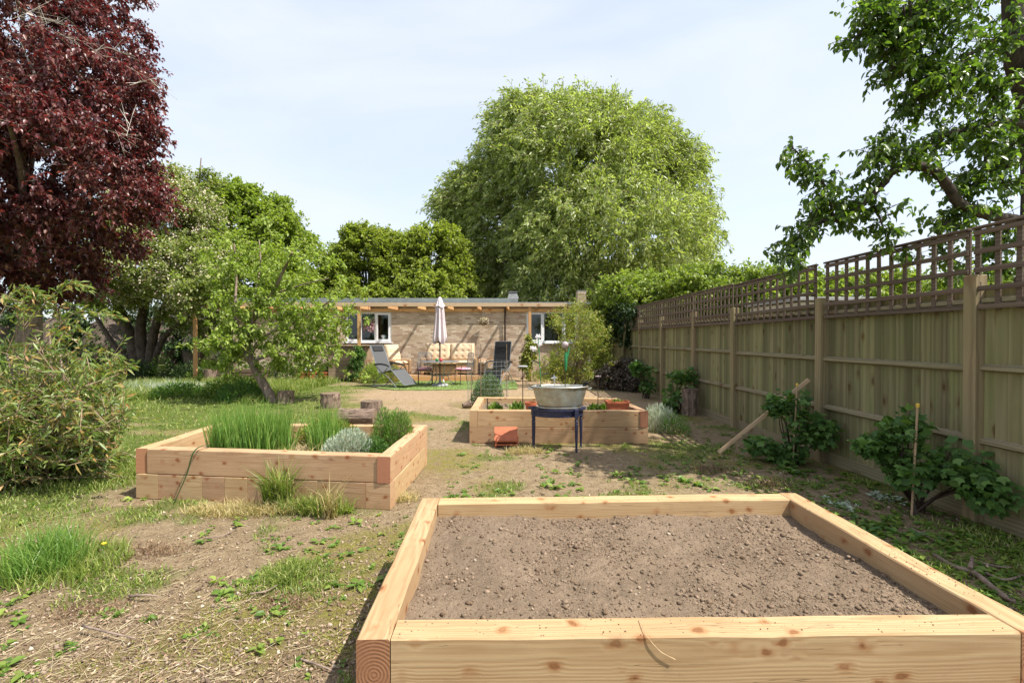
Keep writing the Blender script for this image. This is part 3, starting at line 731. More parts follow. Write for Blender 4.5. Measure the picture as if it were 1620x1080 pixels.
# soil
m, nt, n, l, p = nodes('bed soil'); p.inputs['Roughness'].default_value = .97; p.inputs['Specular IOR Level'].default_value = .08
t = n.new('ShaderNodeTexCoord'); geo = n.new('ShaderNodeNewGeometry')
n1 = NZ(14, 9, .7); n2 = NZ(110, 5, .7); 
c = RAMP(n1.outputs['Fac'], [(.3, (.15, .108, .072)), (.55, (.20, .148, .102)), (.8, (.265, .202, .145))])
c2 = RAMP(n2.outputs['Fac'], [(.32, (.13, .087, .056)), (.5, (.20, .148, .102)), (.68, (.33, .25, .18))])
hf = n.new('ShaderNodeValue'); hf.outputs[0].default_value = .5
c = MIX(c, c2, hf.outputs[0]); n4 = NZ(3.2, 4, .6); dk = n.new('ShaderNodeVectorMath'); dk.operation = 'SCALE'; l.new(c, dk.inputs[0]); l.new(MR(n4.outputs['Fac'], .36, .62, .80, 1.05), dk.inputs['Scale']); l.new(dk.outputs[0], p.inputs['Base Color'])
b = n.new('ShaderNodeBump'); b.inputs['Strength'].default_value = .8; b.inputs['Distance'].default_value = .012; l.new(n2.outputs['Fac'], b.inputs['Height']); l.new(b.outputs[0], p.inputs['Normal'])
M['soil'] = m
M['clod'] = randmat('soil clod', [(0, (.12, .08, .052)), (.3, (.175, .122, .082)), (.7, (.21, .155, .108)), (.97, (.29, .21, .15)), (1, (.42, .35, .27))], .97, .05, scale=60, bump=.6)
phi = (1+5**.5)/2
ICO = unit(np.array([(-1,phi,0),(1,phi,0),(-1,-phi,0),(1,-phi,0),(0,-1,phi),(0,1,phi),(0,-1,-phi),(0,1,-phi),(phi,0,-1),(phi,0,1),(-phi,0,-1),(-phi,0,1)], float))
ICF = np.array([(0,11,5),(0,5,1),(0,1,7),(0,7,10),(0,10,11),(1,5,9),(5,11,4),(11,10,2),(10,7,6),(7,1,8),(3,9,4),(3,4,2),(3,2,6),(3,6,8),(3,8,9),(4,9,5),(2,4,11),(6,2,10),(8,6,7),(9,8,1)])
OCT = np.array([(1,0,0),(-1,0,0),(0,1,0),(0,-1,0),(0,0,1),(0,0,-1)], float)
OCF = np.array([(0,2,4),(2,1,4),(1,3,4),(3,0,4),(2,0,5),(1,2,5),(3,1,5),(0,3,5)])
def stones(P, r, ico=True, flat=.7):
    n_ = len(P); S = ICO if ico else OCT; Fc = ICF if ico else OCF; k = len(S)
    V = S[None]*(1+.28*np.random.normal(size=(n_, k, 1)).clip(-1.4, 1.4))*np.reshape(r, (-1, 1, 1))
    V = V*(np.array([1, 1, flat])*(1+.25*np.random.rand(n_, 1, 3)))
    V = V+P[:, None]; F = (np.arange(n_)*k)[:, None, None]+Fc[None]
    return V.reshape(-1, 3), F.reshape(-1, 3)
def bed_soil(label, FL, FR, BR, BL, z, res, ncl, rcl, amp):
    FL, FR, BR, BL = [np.array(v, float) for v in (FL, FR, BR, BL)]; m_ = .09
    nu = int(np.linalg.norm(FR-FL)/res); nv = int(np.linalg.norm(BL-FL)/res)
    W_ = np.linalg.norm(FR-FL); D_ = np.linalg.norm(BL-FL)
    u, v = np.meshgrid(np.linspace(m_/W_, 1-m_/W_, nu), np.linspace(m_/D_, 1-m_/D_, nv))
    def pos(u, v): 
        q = (FL*(1-u)[..., None]+FR*u[..., None])*(1-v)[..., None]+(BL*(1-u)[..., None]+BR*u[..., None])*v[..., None]; return q
    def hz(q):
        x, y = q[..., 0], q[..., 1]
        h = (fbm(x*1.7, y*1.7, 3)-.5)*.075+(fbm(x*9, y*9, 4)-.5)*.035*amp+(np.abs(fbm(x*40, y*40, 3)-.5))*.03*amp
        h = h+(vn(x*95, y*95)-.5)*.006*amp
        return z+h
    q = pos(u, v); Zs = hz(q); idx = (np.arange(nv-1)[:, None]*nu+np.arange(nu-1)[None]).ravel()
    F = np.stack([idx, idx+1, idx+nu+1, idx+nu], 1)
    base = np.array([*FL, 0])
    root = T('bed_soil', label, 'soil', base, kind='stuff')
    mk('soil_surface', np.concatenate([q, Zs[..., None]], -1), F, M['soil'], root, smooth=False, off=base)['kind'] = 'stuff'
    uu = np.random.rand(ncl)*(1-2*.135/W_)+.135/W_; vv = np.random.rand(ncl)*(1-2*.135/D_)+.135/D_
    q = pos(uu, vv); r = rcl*(.45+np.random.pareto(2.7, ncl)*.6).clip(.3, 4.2)
    cl = fbm(q[:, 0]*3, q[:, 1]*3, 3); keep = np.random.rand(ncl) < .35+.9*ss(.4, .65, cl)
    q, r = q[keep], r[keep]; P = np.concatenate([q, (hz(q)+r*.25)[:, None]], 1)
    V, F = stones(P, r); mk('soil_clods', V, F, M['clod'], root, off=base)['kind'] = 'stuff'
    return root
bed_soil('bare crumbly brown soil filling the large bed in the foreground', (-.535, 1.71), (2.065, 1.70), (2.085, 3.27), (-.555, 3.22), .395, .011, 42000, .0031, .7)
bed_soil('dark soil under the herbs in the left bed', (-3.65, 4.72), (-1.04, 4.345), (-.955, 5.93), (-3.68, 6.1), .30, .04, 1500, .009, .8)
bed_soil('soil with small seedlings behind the tin bath', (-.50, 7.08), (2.19, 6.98), (2.10, 8.5), (-.46, 8.72), .40, .04, 2200, .011, .9)

# ================================================================== FOLIAGE
def crown(parent, base, blobs, ncl, per, cr, L, Wd, mat, seed, droop=.15, seg=1, flat=.75, trunkpts=None, limbs=26, r0=.16, bark=None, gap=.35,
          name='crown', shell=.55, hang=0., extra=None, twigs=True, ysq=1.0, updir=.3, limbtop=None):
    """leafy crown: clumps of leaf blades round the ends of twigs spread through lobes; trunk and limbs reach the clumps"""
    rs = np.random.RandomState(seed); st = np.random.get_state(); np.random.seed(seed)
    blobs = np.array(blobs, float); vol = (blobs[:, 3]*blobs[:, 4]*blobs[:, 5])**(2/3.); w = vol/vol.sum()
    k = rs.choice(len(blobs), int(ncl*1.8), p=w); bl = blobs[k]
    d = unit(rs.normal(size=(len(k), 3))); rad = (shell+(1-shell)*rs.rand(len(k))**.6)
    C = bl[:, :3]+d*bl[:, 3:6]*rad[:, None]
    # drop clumps deep inside another lobe, and open gaps with noise
    ins = np.zeros(len(C), bool)
    for b_ in blobs: ins |= (((C-b_[:3])/b_[3:6])**2).sum(1) < (shell*.92)**2
    nn = fbm(C[:, 0]/cr*.33+seed*3.1+C[:, 1]*.2, C[:, 2]/cr*.33+seed, 3)
    keep = (~ins) & (nn > gap+.0*nn); C = C[keep][:ncl]; nc = len(C)
    bc = (blobs[:, :3]*w[:, None]).sum(0); out = unit(C-bc)
    # twigs in each clump
    nt_ = 7; ct = np.repeat(C, nt_, 0); od = np.repeat(out, nt_, 0)
    td = unit(od*.8+rs.normal(size=(len(ct), 3))*.9+np.array([0, 0, updir])); crr = np.repeat(cr*(.6+.8*rs.rand(nc)), nt_)
    A = ct+rs.normal(size=ct.shape)*crr[:, None]*.22; Bt = A+td*crr[:, None]*(.5+.8*rs.rand(len(A), 1))*np.array([1, 1, flat]); Bt[:, 2] -= hang*crr*rs.rand(len(A))
    pl = per//nt_; tt = rs.rand(len(A), pl, 1)**.8
    P = (A[:, None]*(1-tt)+Bt[:, None]*tt).reshape(-1, 3)+rs.normal(size=(len(A)*pl, 3))*cr*.08
    D = np.repeat(td, pl, 0)*.5+rs.normal(size=P.shape)*.75+np.array([0, 0, -droop*2]); N = rs.normal(size=P.shape)*.55+np.array([0, -.15, 1.])
    sz = L*(.6+.8*rs.rand(len(P))); parts = [leaves(P, D, N, sz, sz/L*Wd, .25, droop, seg)]
    V, F = join(parts); o = mk(name, V, F, mat, parent, off=base); tag(o, kind='stuff')
    if twigs and bark:
        V, F = tubes_np(A, Bt, np.full(len(A), cr*.018), np.full(len(A), cr*.006)); tag(mk('twigs', V, F, bark, parent, off=base), kind='stuff')
    if trunkpts is not None:
        tp = smoothpts(trunkpts, 5); n_ = len(tp); rr = [r0*(1.25-.0*i if i == 0 else 1-.62*i/n_) for i in range(n_)]
        tb = B(); tb.tube(tp, rr, 10); tb.build('trunk', bark, parent, smooth=True, off=base)
        lb = B(); sel = rs.permutation(nc)[:limbs]
        for j in sel:
            s0 = int(n_*(.45+.5*rs.rand())); s0 = min(s0, n_-1); a = tp[s0]; e = Vector(C[j]); mid = a.lerp(e, .5)+Vector((0, 0, (e-a).length*.10))+Vector(rs.normal(size=3)*.06*(e-a).length)
            q = smoothpts([a, mid, e], 4); r1 = rr[s0]*(.35+.25*rs.rand()); lb.tube(q, [r1*(1-.85*i/len(q)) for i in range(len(q))], 6, cap=False)
            for _ in range(3):
                e2 = Vector(C[rs.randint(nc)]); b0 = q[len(q)//2+1]
                if (e2-b0).length < (e-a).length*.7:
                    q2 = smoothpts([b0, b0.lerp(e2, .5)+Vector(rs.normal(size=3)*.05*(e2-b0).length), e2], 3); lb.tube(q2, [r1*.5*(1-.8*i/len(q2)) for i in range(len(q2))], 5, cap=False)
        if lb.v: tag(lb.build('branches', bark, parent, smooth=True, off=base), kind='stuff')
    np.random.set_state(st)
    return C
def pt(px, py, Y): return tuple(at(px, py, Y))
def blob(px, py, Y, rx, rz, ry=None):            # lobe given by its bearing and size in picture units at distance Y
    c_ = at(px, py, Y); s = Y/740; return (c_[0], c_[1], c_[2], rx*s, (ry or rx)*s, rz*s)

L_ = {}
L_['purple'] = leafmat('copper plum leaves', [(0, (.06, .018, .020)), (.45, (.115, .032, .035)), (.8, (.19, .06, .055)), (1, (.27, .15, .11))], .3, .38, .5, tcol=(1.7, .6, .6))
L_['haw'] = leafmat('hawthorn leaves', [(0, (.13, .18, .045)), (.5, (.22, .27, .075)), (1, (.34, .36, .13))], .42)
L_['may'] = leafmat('may blossom', [(0, (.62, .56, .44)), (.6, (.72, .66, .52)), (1, (.55, .36, .32))], .2, .7)
L_['green'] = leafmat('fresh green leaves', [(0, (.14, .205, .032)), (.5, (.235, .30, .05)), (1, (.33, .385, .085))], .48)
L_['oak'] = leafmat('mid green leaves', [(0, (.14, .185, .03)), (.5, (.235, .285, .045)), (1, (.34, .37, .075))], .48)
L_['willow'] = leafmat('willow leaves', [(0, (.18, .225, .06)), (.5, (.27, .32, .10)), (.85, (.37, .41, .15)), (1, (.48, .52, .30))], .48, .4, .5)
L_['apple'] = leafmat('plum tree leaves', [(0, (.15, .215, .035)), (.5, (.25, .33, .06)), (1, (.36, .43, .11))], .4)
L_['olive'] = leafmat('yellowing narrow leaves', [(0, (.13, .18, .03)), (.45, (.22, .27, .05)), (.8, (.36, .37, .08)), (1, (.45, .34, .13))], .35)
L_['sallow'] = leafmat('narrow leaves with orange edges', [(0, (.11, .17, .04)), (.5, (.19, .26, .065)), (.82, (.29, .30, .09)), (1, (.52, .28, .12))], .4, .4, .5)
L_['pear'] = leafmat('pear leaves', [(0, (.055, .105, .018)), (.6, (.10, .165, .03)), (1, (.19, .26, .05))], .5, .35, .5)
L_['hedge'] = leafmat('hedge leaves', [(0, (.14, .20, .03)), (.6, (.22, .29, .045)), (1, (.32, .37, .08))], .38)
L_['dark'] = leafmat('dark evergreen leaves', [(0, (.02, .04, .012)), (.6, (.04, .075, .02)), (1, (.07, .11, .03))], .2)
L_['currant'] = leafmat('currant leaves', [(0, (.055, .12, .03)), (.6, (.09, .18, .04)), (1, (.16, .27, .06))], .35, .5, .35)
L_['grass'] = leafmat('fresh grass', [(0, (.11, .17, .03)), (.5, (.20, .27, .05)), (.85, (.29, .33, .08)), (1, (.46, .40, .19))], .35)
L_['chive'] = leafmat('chive blades', [(0, (.10, .20, .035)), (.6, (.17, .30, .06)), (1, (.30, .40, .10))], .35, .4, .5)
L_['dry'] = leafmat('dry grass', [(0, (.38, .28, .13)), (.6, (.52, .42, .22)), (1, (.30, .30, .08))], .25)
L_['silver'] = leafmat('silver foliage', [(0, (.30, .36, .28)), (.6, (.42, .48, .38)), (1, (.52, .55, .42))], .15, .8, .1)
L_['rosemary'] = leafmat('rosemary foliage', [(0, (.06, .14, .02)), (.5, (.11, .22, .03)), (1, (.2, .32, .06))], .2)
L_['weed'] = leafmat('weed leaves', [(0, (.07, .14, .02)), (.5, (.13, .22, .035)), (1, (.24, .30, .06))], .35)

# far hedge masses closing the plot (seen only as dark green behind the trees)
bh = T('hedgerow', 'dark hedgerow closing the garden far behind the hawthorn tree', 'hedge', (-20, 27, 0))
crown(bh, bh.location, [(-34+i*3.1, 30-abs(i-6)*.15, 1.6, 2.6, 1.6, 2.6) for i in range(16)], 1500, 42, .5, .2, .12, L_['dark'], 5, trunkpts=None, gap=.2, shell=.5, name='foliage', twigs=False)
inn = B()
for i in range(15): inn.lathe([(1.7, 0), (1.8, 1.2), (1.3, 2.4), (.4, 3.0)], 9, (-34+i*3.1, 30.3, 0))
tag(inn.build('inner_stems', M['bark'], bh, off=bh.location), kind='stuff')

# willow
wl_ = T('willow_tree', 'giant pale green willow tree billowing behind the bungalow', 'tree', at(930, 530, 31).to_tuple()[:2]+(0,))
def willow(parent, base):
    rs = np.random.RandomState(11); Y = 31
    bl = [blob(850, 304, Y, 105, 150), blob(960, 284, Y-1, 95, 118), blob(1045, 344, Y, 75, 120), blob(790, 354, Y, 68, 110), blob(725, 344, Y+1.5, 30, 34), blob(760, 414, Y+1, 30, 60), blob(960, 394, Y-3, 165, 105),
          blob(1010, 239, Y, 60, 62), blob(830, 214, Y, 62, 60), blob(870, 194, Y, 60, 38), blob(930, 204, Y, 70, 42), blob(1070, 264, Y, 42, 42), blob(1062, 404, Y-1, 52, 80), blob(905, 270, Y-3, 110, 100), blob(900, 215, Y-1, 90, 50), blob(900, 464, Y-4, 105, 60), blob(1010, 454, Y-4, 70, 60), blob(800, 454, Y, 50, 45),blob(740, 314, Y+1, 40, 40)]
    bl += [blob(712, 325, Y, 26, 24), blob(745, 290, Y, 26, 30), blob(735, 400, Y, 26, 40)]; bl = np.array(bl); vol = (bl[:, 3]*bl[:, 4]*bl[:, 5])**(2/3.); k = rs.choice(len(bl), 12500, p=vol/vol.sum()); b_ = bl[k]
    d = unit(rs.normal(size=(len(k), 3))); d[:, 1] = np.where(rs.rand(len(k)) < .6, -abs(d[:, 1]), d[:, 1]); rad = .50+.50*rs.rand(len(k))**.8
    C = b_[:, :3]+d*b_[:, 3:6]*rad[:, None]
    ins = np.zeros(len(C), bool)
    for q in bl: ins |= (((C-q[:3])/q[3:6])**2).sum(1) < .36**2
    nn = fbm(C[:, 0]*.55+C[:, 1]*.2, C[:, 2]*.45, 3)
    C = C[(~ins) & (nn > .30) & (C[:, 2] > 1.5)]; n_ = len(C)
    # a strand: starts outward/upward, bends over and hangs, blown to the left at the tips
    out = unit(C-np.array([base[0], base[1]+0, 6.])); Ls = .55+.95*rs.rand(n_); st = 12; P = []; D = []; p_ = C.copy()
    v = out*.8+rs.normal(size=out.shape)*.6+np.array([.1, 0, .7]); A = []; Bq = []
    for s_ in range(st):
        v = v+np.array([-.03, 0, -.17])*(1.0); v = unit(v)*1; stp = (Ls/st)[:, None]
        q = p_+v*stp; P.append(p_+rs.normal(size=p_.shape)*.10); D.append(v.copy()); 
        P.append((p_+q)/2+rs.normal(size=p_.shape)*.10); D.append(v.copy())
        if s_ % 3 == 0: A.append(p_.copy())
        if s_ % 3 == 2: Bq.append(q.copy())
        p_ = q
    P = np.concatenate(P); D = np.concatenate(D); D = D+rs.normal(size=D.shape)*.5+np.array([-.1, 0, -.2]); N = rs.normal(size=D.shape)
    Lf = 0.25*(.7+.7*rs.rand(len(P))); V, F = leaves(P, D, N, Lf, Lf*.32, .2, .08)
    tag(mk('crown', V, F, L_['willow'], parent, off=base), kind='stuff')
    V, F = tubes_np(np.concatenate(A), np.concatenate(Bq), np.full(len(A)*n_, .012), np.full(len(A)*n_, .008)); tag(mk('twigs', V, F, M['twig'], parent, off=base), kind='stuff')
    tb = B(); b0 = Vector(base); tb.tube(smoothpts([b0, b0+Vector((.1, 0, 1.6)), b0+Vector((-.1, 0, 3.2))], 4), [.75, .62, .6, .58, .56, .55, .54, .52, .5], 12); tb.build('trunk', M['bark'], parent, smooth=True, off=base)
    lb = B()
    for j in range(26):
        e = Vector(C[rs.randint(n_)]); a = b0+Vector((0, 0, 2.4+rs.rand()*.8)); 
        mid = a.lerp(e, .45)+Vector((0, 0, (e-a).length*.10)); q = smoothpts([a, mid, e], 5); r1 = .07+.10*rs.rand()
        lb.tube(q, [r1*(1-.86*i/len(q)) for i in range(len(q))], 6, cap=False)
    tag(lb.build('branches', M['bark'], parent, smooth=True, off=base), kind='stuff')
willow(wl_, tuple(wl_.location))

# trees behind the house, left of the willow
Yt = 26
for (nm, lab, bls, bx_, sd) in [
    ('broadleaf_tree', 'rounded bright green tree behind the roof, just left of the willow', [blob(690, 415, Yt, 52, 62), blob(655, 430, Yt, 50, 52), blob(715, 455, Yt, 36, 56), blob(665, 392, Yt, 34, 30), blob(700, 385, Yt, 24, 24), blob(680, 470, Yt-1, 60, 40)], 685, 21),
    ('broadleaf_tree', 'rounded bright green tree behind the roof, between the garden tree and its twin', [blob(585, 415, Yt, 48, 56), blob(545, 440, Yt, 44, 48), blob(610, 440, Yt, 40, 52), blob(570, 385, Yt, 30, 26), blob(610, 388, Yt, 24, 22), blob(520, 465, Yt+1, 36, 40), blob(580, 475, Yt-1, 60, 36)], 580, 22)]:
    base = tuple(at(bx_, 534, Yt)[:2])+(0,); t_ = T(nm, lab, 'tree', base, group=None)
    crown(t_, base, bls, 1300, 63, .40, .15, .10, L_['oak'], sd, trunkpts=[base, (base[0], base[1], 2), (base[0]+.2, base[1], 4.2)], r0=.35, bark=M['bark'], gap=.28, limbs=14, shell=.4)
# far pale tree strip low between them and the willow
t_ = T('distant_tree', 'pale distant tree low behind the roof, under the left skirt of the willow', 'tree', tuple(at(760, 534, 48)[:2])+(0,))
crown(t_, t_.location, [blob(750, 480, 48, 30, 34), blob(775, 470, 48, 30, 36), blob(800, 485, 48, 30, 30)], 300, 42, .8, .3, .2, L_['willow'], 25, trunkpts=[t_.location, t_.location+Vector((0, 0, 3))], r0=.3, bark=M['bark'], limbs=8)

# green tree behind the leaning tree
base = tuple(at(420, 534, 24)[:2])+(0,)
t_ = T('maple_tree', 'tall fresh green tree rising behind the leaning garden tree', 'tree', base)
Yg = 24
crown(t_, base, [blob(355, 365, Yg, 52, 76), blob(400, 360, Yg, 50, 66), blob(445, 400, Yg-1, 46, 66), blob(375, 320, Yg, 38, 36), blob(425, 335, Yg, 30, 26), blob(475, 420, Yg, 34, 48), blob(410, 450, Yg-2, 85, 60), blob(345, 300, Yg, 20, 20), blob(330,430,Yg-1,50,70)],
      1250, 63, .40, .15, .10, L_['green'], 31, trunkpts=[base, (base[0], base[1], 1.6), (base[0]-.3, base[1], 3.4)], r0=.28, bark=M['bark'], gap=.34, limbs=24)
# small dark brownish tree top peeping at the right edge of it
t_ = T('tall_twiggy_tree', 'thin tree top poking up above the hawthorn against the sky', 'tree', tuple(at(318, 534, 22)[:2])+(0,))
b0 = t_.location; q = [Vector(b0), at(318, 400, 22), at(312, 330, 22), at(318, 250, 22)]
tb = B(); tb.tube(smoothpts(q, 4), [.14-.010*i for i in range(13)], 6); tb.build('trunk', M['twig'], t_, off=b0)
crown(t_, b0, [blob(318, 290, 22, 16, 34), blob(330, 285, 22, 18, 20), blob(300, 300, 22, 20, 20)], 40, 42, .3, .12, .07, L_['haw'], 37, gap=.2, bark=M['twig'], shell=.2)

# hawthorn in blossom
base = tuple(G(225, 571)[:2])+(0,); base = (-15.2, 20.0, 0)
t_ = T('hawthorn_tree', 'hawthorn in creamy blossom with dark leaning trunks beside the copper tree', 'tree', base)
Yh = 20
hb = [blob(250, 350, Yh, 70, 62), blob(300, 360, Yh-1, 50, 62), blob(215, 420, Yh-1.5, 66, 56), blob(290, 430, Yh-2, 60, 52), blob(250, 310, Yh, 44, 38), blob(330, 420, Yh-1, 32, 52), blob(180, 450, Yh-1, 44, 46), blob(262, 290, Yh, 30, 28), blob(345, 455, 16.2, 26, 30), blob(305, 468, 16.3, 30, 24), blob(165, 390, Yh, 44, 44), blob(310, 500, Yh, 50, 24)]
C = crown(t_, base, hb, 1350, 56, .36, .105, .075, L_['haw'], 41, gap=.33, bark=M['bark'], limbs=0, shell=.62)
rs = np.random.RandomState(4); k = rs.randint(len(C), size=42000); P = C[k]+unit(rs.normal(size=(42000, 3)))*(.26+.22*rs.rand(42000, 1)); ok = fbm(P[:, 0]*1.2, P[:, 2]*1.2, 3) > .42; P = P[ok]
V, F = leaves(P, rs.normal(size=P.shape), rs.normal(size=P.shape)*.5+[0, -.5, 1], .06, .06, .2); tag(mk('blossom', V, F, L_['may'], t_, off=base), kind='stuff')
tb = B()
for q, r in [([(218, 575), (205, 530), (185, 480), (160, 420)], .26), ([(228, 575), (222, 520), (232, 470), (250, 400)], .24), ([(236, 576), (245, 520), (268, 470), (300, 400)], .20), ([(222, 560), (190, 510), (165, 490), (140, 470)], .16), ([(240, 575), (262, 530), (300, 500), (330, 450)], .13), ([(212, 578), (180, 545), (150, 500), (120, 470)], .12)]:
    pts = smoothpts([at(x, y+(3 if i == 0 else 0), Yh) for i, (x, y) in enumerate(q)], 4); pts[0].z = -.05
    tb = B(); tb.tube(pts, [r*(1-.6*i/len(pts)) for i in range(len(pts))], 8); tb.build('trunk', M['bark'], t_, smooth=True, off=base)

# copper plum tree at the left edge
base = (-11.6, 11.6, 0); Yp = 10.8
t_ = T('copper_plum_tree', 'large dark red leaved tree filling the upper left corner', 'tree', base)
pb_ = [blob(60, 60, Yp, 150, 130), blob(-90, 0, Yp, 190, 190), blob(120, 160, Yp-.6, 110, 90), blob(60, 260, Yp-1, 150, 120), blob(160, 230, Yp-.3, 72, 75), blob(180, 300, Yp-.2, 74, 62), blob(30, 380, Yp, 110, 80), blob(140, 360, Yp+.3, 80, 50),
       blob(-120, 250, Yp, 200, 200), blob(110, -60, Yp, 95, 90), blob(205, 140, Yp, 40, 28), blob(220, 320, Yp, 38, 36), blob(0, 440, Yp+.8, 110, 44), blob(-60, -150, Yp, 200, 120), blob(90, 430, Yp+.8, 60, 40)]
C = crown(t_, base, pb_, 2900, 56, .30, .085, .055, L_['purple'], 51, trunkpts=[base, (-11.5, 11.6, 1.6), (-11.3, 11.4, 3.4), (-11.2, 11.2, 5.0)], r0=.3, bark=M['barkgrey'], gap=.31, limbs=22, droop=.25, hang=.3)
rs = np.random.RandomState(8)
A = []; Bq = []
for (x, y, x2, y2) in [(10, 45, 60, 40), (60, 42, 95, 30), (60, 42, 110, 60), (20, 30, 70, 10), (0, 150, 60, 110), (30, 60, 50, 110), (90, 50, 130, 75), (0, 110, 40, 135), (5, 160, 0, 200), (150, 200, 200, 215), (200, 215, 210, 180), (185, 210, 195, 240), (120, 60, 165, 90), (200, 105, 250, 132), (205, 135, 240, 125), (170, 75, 215, 90), (35, 20, 120, 42), (45, 70, 100, 95)]:
    a = np.array(at(x, y, Yp-1.6)); b_ = np.array(at(x2, y2, Yp-1.5)); A.append(a); Bq.append(b_)
    for _ in range(4): f_ = rs.rand(); c_ = a*(1-f_)+b_*f_; A.append(c_); Bq.append(c_+(b_-a)*.5+rs.normal(size=3)*.15)
V, F = tubes_np(np.array(A), np.array(Bq), np.full(len(A), .005), np.full(len(A), .0025)); tag(mk('bare_twigs', V, F, M['render'], t_, off=base), kind='stuff')
t_.children[-1].data.materials[0] = M['barkgrey']

# hedge beyond the fence
t_ = T('boundary_hedge', 'bushy yellow green hedge rising beyond the trellis', 'hedge', (6.5, 15, 0))
hb = []
for i in range(11):
    f_ = i/10; px = 985+f_*310; Yq = 17.5-f_*4.5; hb.append(blob(px, 470+rs.rand()*10, Yq, 48, 40+rs.rand()*9)); 
hb += [blob(1150, 455, 15, 60, 36), blob(1090, 462, 15.5, 60, 36), blob(1210, 460, 14.3, 55, 32), blob(1030, 480, 16, 50, 40), blob(1330, 470, 13.5, 60, 42), blob(1400, 478, 13.6, 70, 48), blob(1480, 480, 13.2, 70, 52), blob(1570, 480, 13.0, 80, 50), blob(1260, 480, 13, 60, 40), blob(990, 505, 17.8, 40, 60), blob(1010,450,18,38,20)]
crown(t_, t_.location, hb, 1700, 49, .30, .11, .07, L_['hedge'], 61, gap=.28, shell=.5, bark=M['bark'], name='foliage')
sb = B()
for i in range(24): x, y = 4.9+i*.32+rs.rand()*.2, 17.5-i*.2; sb.tube([(x, y, 0), (x+rs.normal()*.15, y, 1.2), (x+rs.normal()*.3, y, 2.6)], [.06, .05, .02], 6)
tag(sb.build('stems', M['bark'], t_, off=t_.location), kind='stuff')
t_ = T('ivy', 'dark glossy ivy climbing over the far end of the fence by the house corner', 'climber', (4.15, 15.8, 0))
crown(t_, t_.location, [(4.1, 14.9, 2.35, .18, .75, .32), (4.15, 16.2, 2.3, .25, .9, .5), (4.1, 17.2, 2.2, .3, .8, .8), (4.35, 18.2, 2.3, .6, .6, .9), (4.05, 15.3, 1.75, .12, .35, .4)], 420, 49, .16, .085, .08, L_['dark'], 63, gap=.25, shell=.3, name='foliage', bark=M['bark'])
crown(t_, t_.location, [(4.3, 18.0, 1.8, .5, .5, 1.1), (4.1, 17.0, 2.4, .3, .8, .5)], 110, 42, .18, .09, .08, L_['green'], 64, gap=.25, shell=.3, name='young_leaves')

# white outbuilding beyond the fence
ob = T('white_outbuilding', 'low white flat roofed outbuilding half hidden beyond the trellis', 'building', (8.0, 10.6, 0))
bb = B(); bb.box((0, 0, 1.17), (3.6, 2.0, 2.34)); bb.build('wall', M['render'], ob)
bb = B(); bb.box((0, -.02, 2.40), (3.8, 2.2, .07), b=.01); bb.build('roof', M['stone'], ob)
pb = B(); pb.box((0, 0, 0), (.38, .03, 1.9), b=.005); pr = None
for k in range(9):
    if pr is None: pr = pb.build('panel', M['white'], ob); o = pr
    else: o = inst(pr)
    o.location = (-1.6+k*.4, -1.02, 1.15)

# ------------------------------------------------------------------ leaning garden tree
base = Vector(G(431, 637)); t_ = T('plum_tree', 'small leaning fruit tree with fresh green leaves beside the left raised bed', 'tree', base); Yl = base.y
tr_ = smoothpts([base+Vector((.04, 0, -.05)), at(425, 622, Yl), at(408, 592, Yl), at(398, 572, Yl), at(388, 560, Yl)], 5)
tb = B(); tb.tube(tr_, [.125-.0022*i for i in range(len(tr_))], 10); tb.build('trunk', M['barkgrey'], t_, smooth=True, off=base)
lims = [([(396, 566), (392, 535), (402, 505), (430, 465), (450, 425), (462, 400)], .075), ([(392, 562), (380, 535), (372, 490), (374, 440), (370, 385)], .05), ([(394, 565), (410, 540), (440, 520), (480, 505), (530, 470)], .05),
        ([(400, 572), (430, 560), (470, 550), (505, 560), (535, 570)], .04), ([(388, 560), (370, 560), (345, 548), (325, 530)], .045), ([(402, 505), (405, 460), (412, 420), (410, 380)], .035), ([(372, 490), (355, 460), (345, 420)], .03),
        ([(440, 520), (470, 530), (510, 525), (545, 505), (560, 480)], .03), ([(430, 465), (480, 450), (520, 440)], .025), ([(385, 560), (365, 575), (350, 590)], .035)]
lb = B(); tips = []
rs = np.random.RandomState(14)
for i, (q, r) in enumerate(lims):
    pts = [at(x, y, Yl+(0 if k == 0 else rs.normal()*.45*k/len(q))) for k, (x, y) in enumerate(q)]; pts = smoothpts(pts, 4)
    bb = B(); bb.tube(pts, [r*(1-.72*j/len(pts)) for j in range(len(pts))], 7); bb.build('branch', M['barkgrey'], t_, smooth=True, off=base)
    tips += pts[3:]
C = [np.array(p_)+rs.normal(size=3)*[.26, .34, .24] for p_ in tips for _ in range(5)]
extra = [(360, 480, 45, 60), (430, 520, 70, 45), (470, 560, 65, 30), (395, 430, 50, 55), (500, 530, 50, 30), (350, 550, 40, 30), (450, 450, 55, 40), (530, 495, 20, 10), (400, 370, 40, 32), (440, 400, 45, 30), (360, 400, 35, 40), (470, 585, 42, 12), (535, 475, 18, 8), (480,480,40,30)]
for (x, y, rx, rz) in extra:
    for _ in range(int(rx*rz/66)+5):
        a = rs.rand()*2*PI; r = rs.rand()**.5; C.append(np.array(at(x+rx*r*math.cos(a), y+rz*r*math.sin(a), Yl+rs.normal()*.6)))
C = np.array(C); C = C[fbm(C[:, 0]*2.2+3, C[:, 2]*2.2, 3) > .42]; per = 26
A = np.repeat(C, per, 0); td = unit(rs.normal(size=(len(C), 3))*.8+[0, 0, .3]); P = A+np.repeat(td, per, 0)*rs.rand(len(A), 1)*.22+rs.normal(size=A.shape)*.035
D = rs.normal(size=P.shape)*.8+np.repeat(td, per, 0)*.6+[0, 0, -.35]; N = rs.normal(size=P.shape)*.5+[0, -.1, 1]
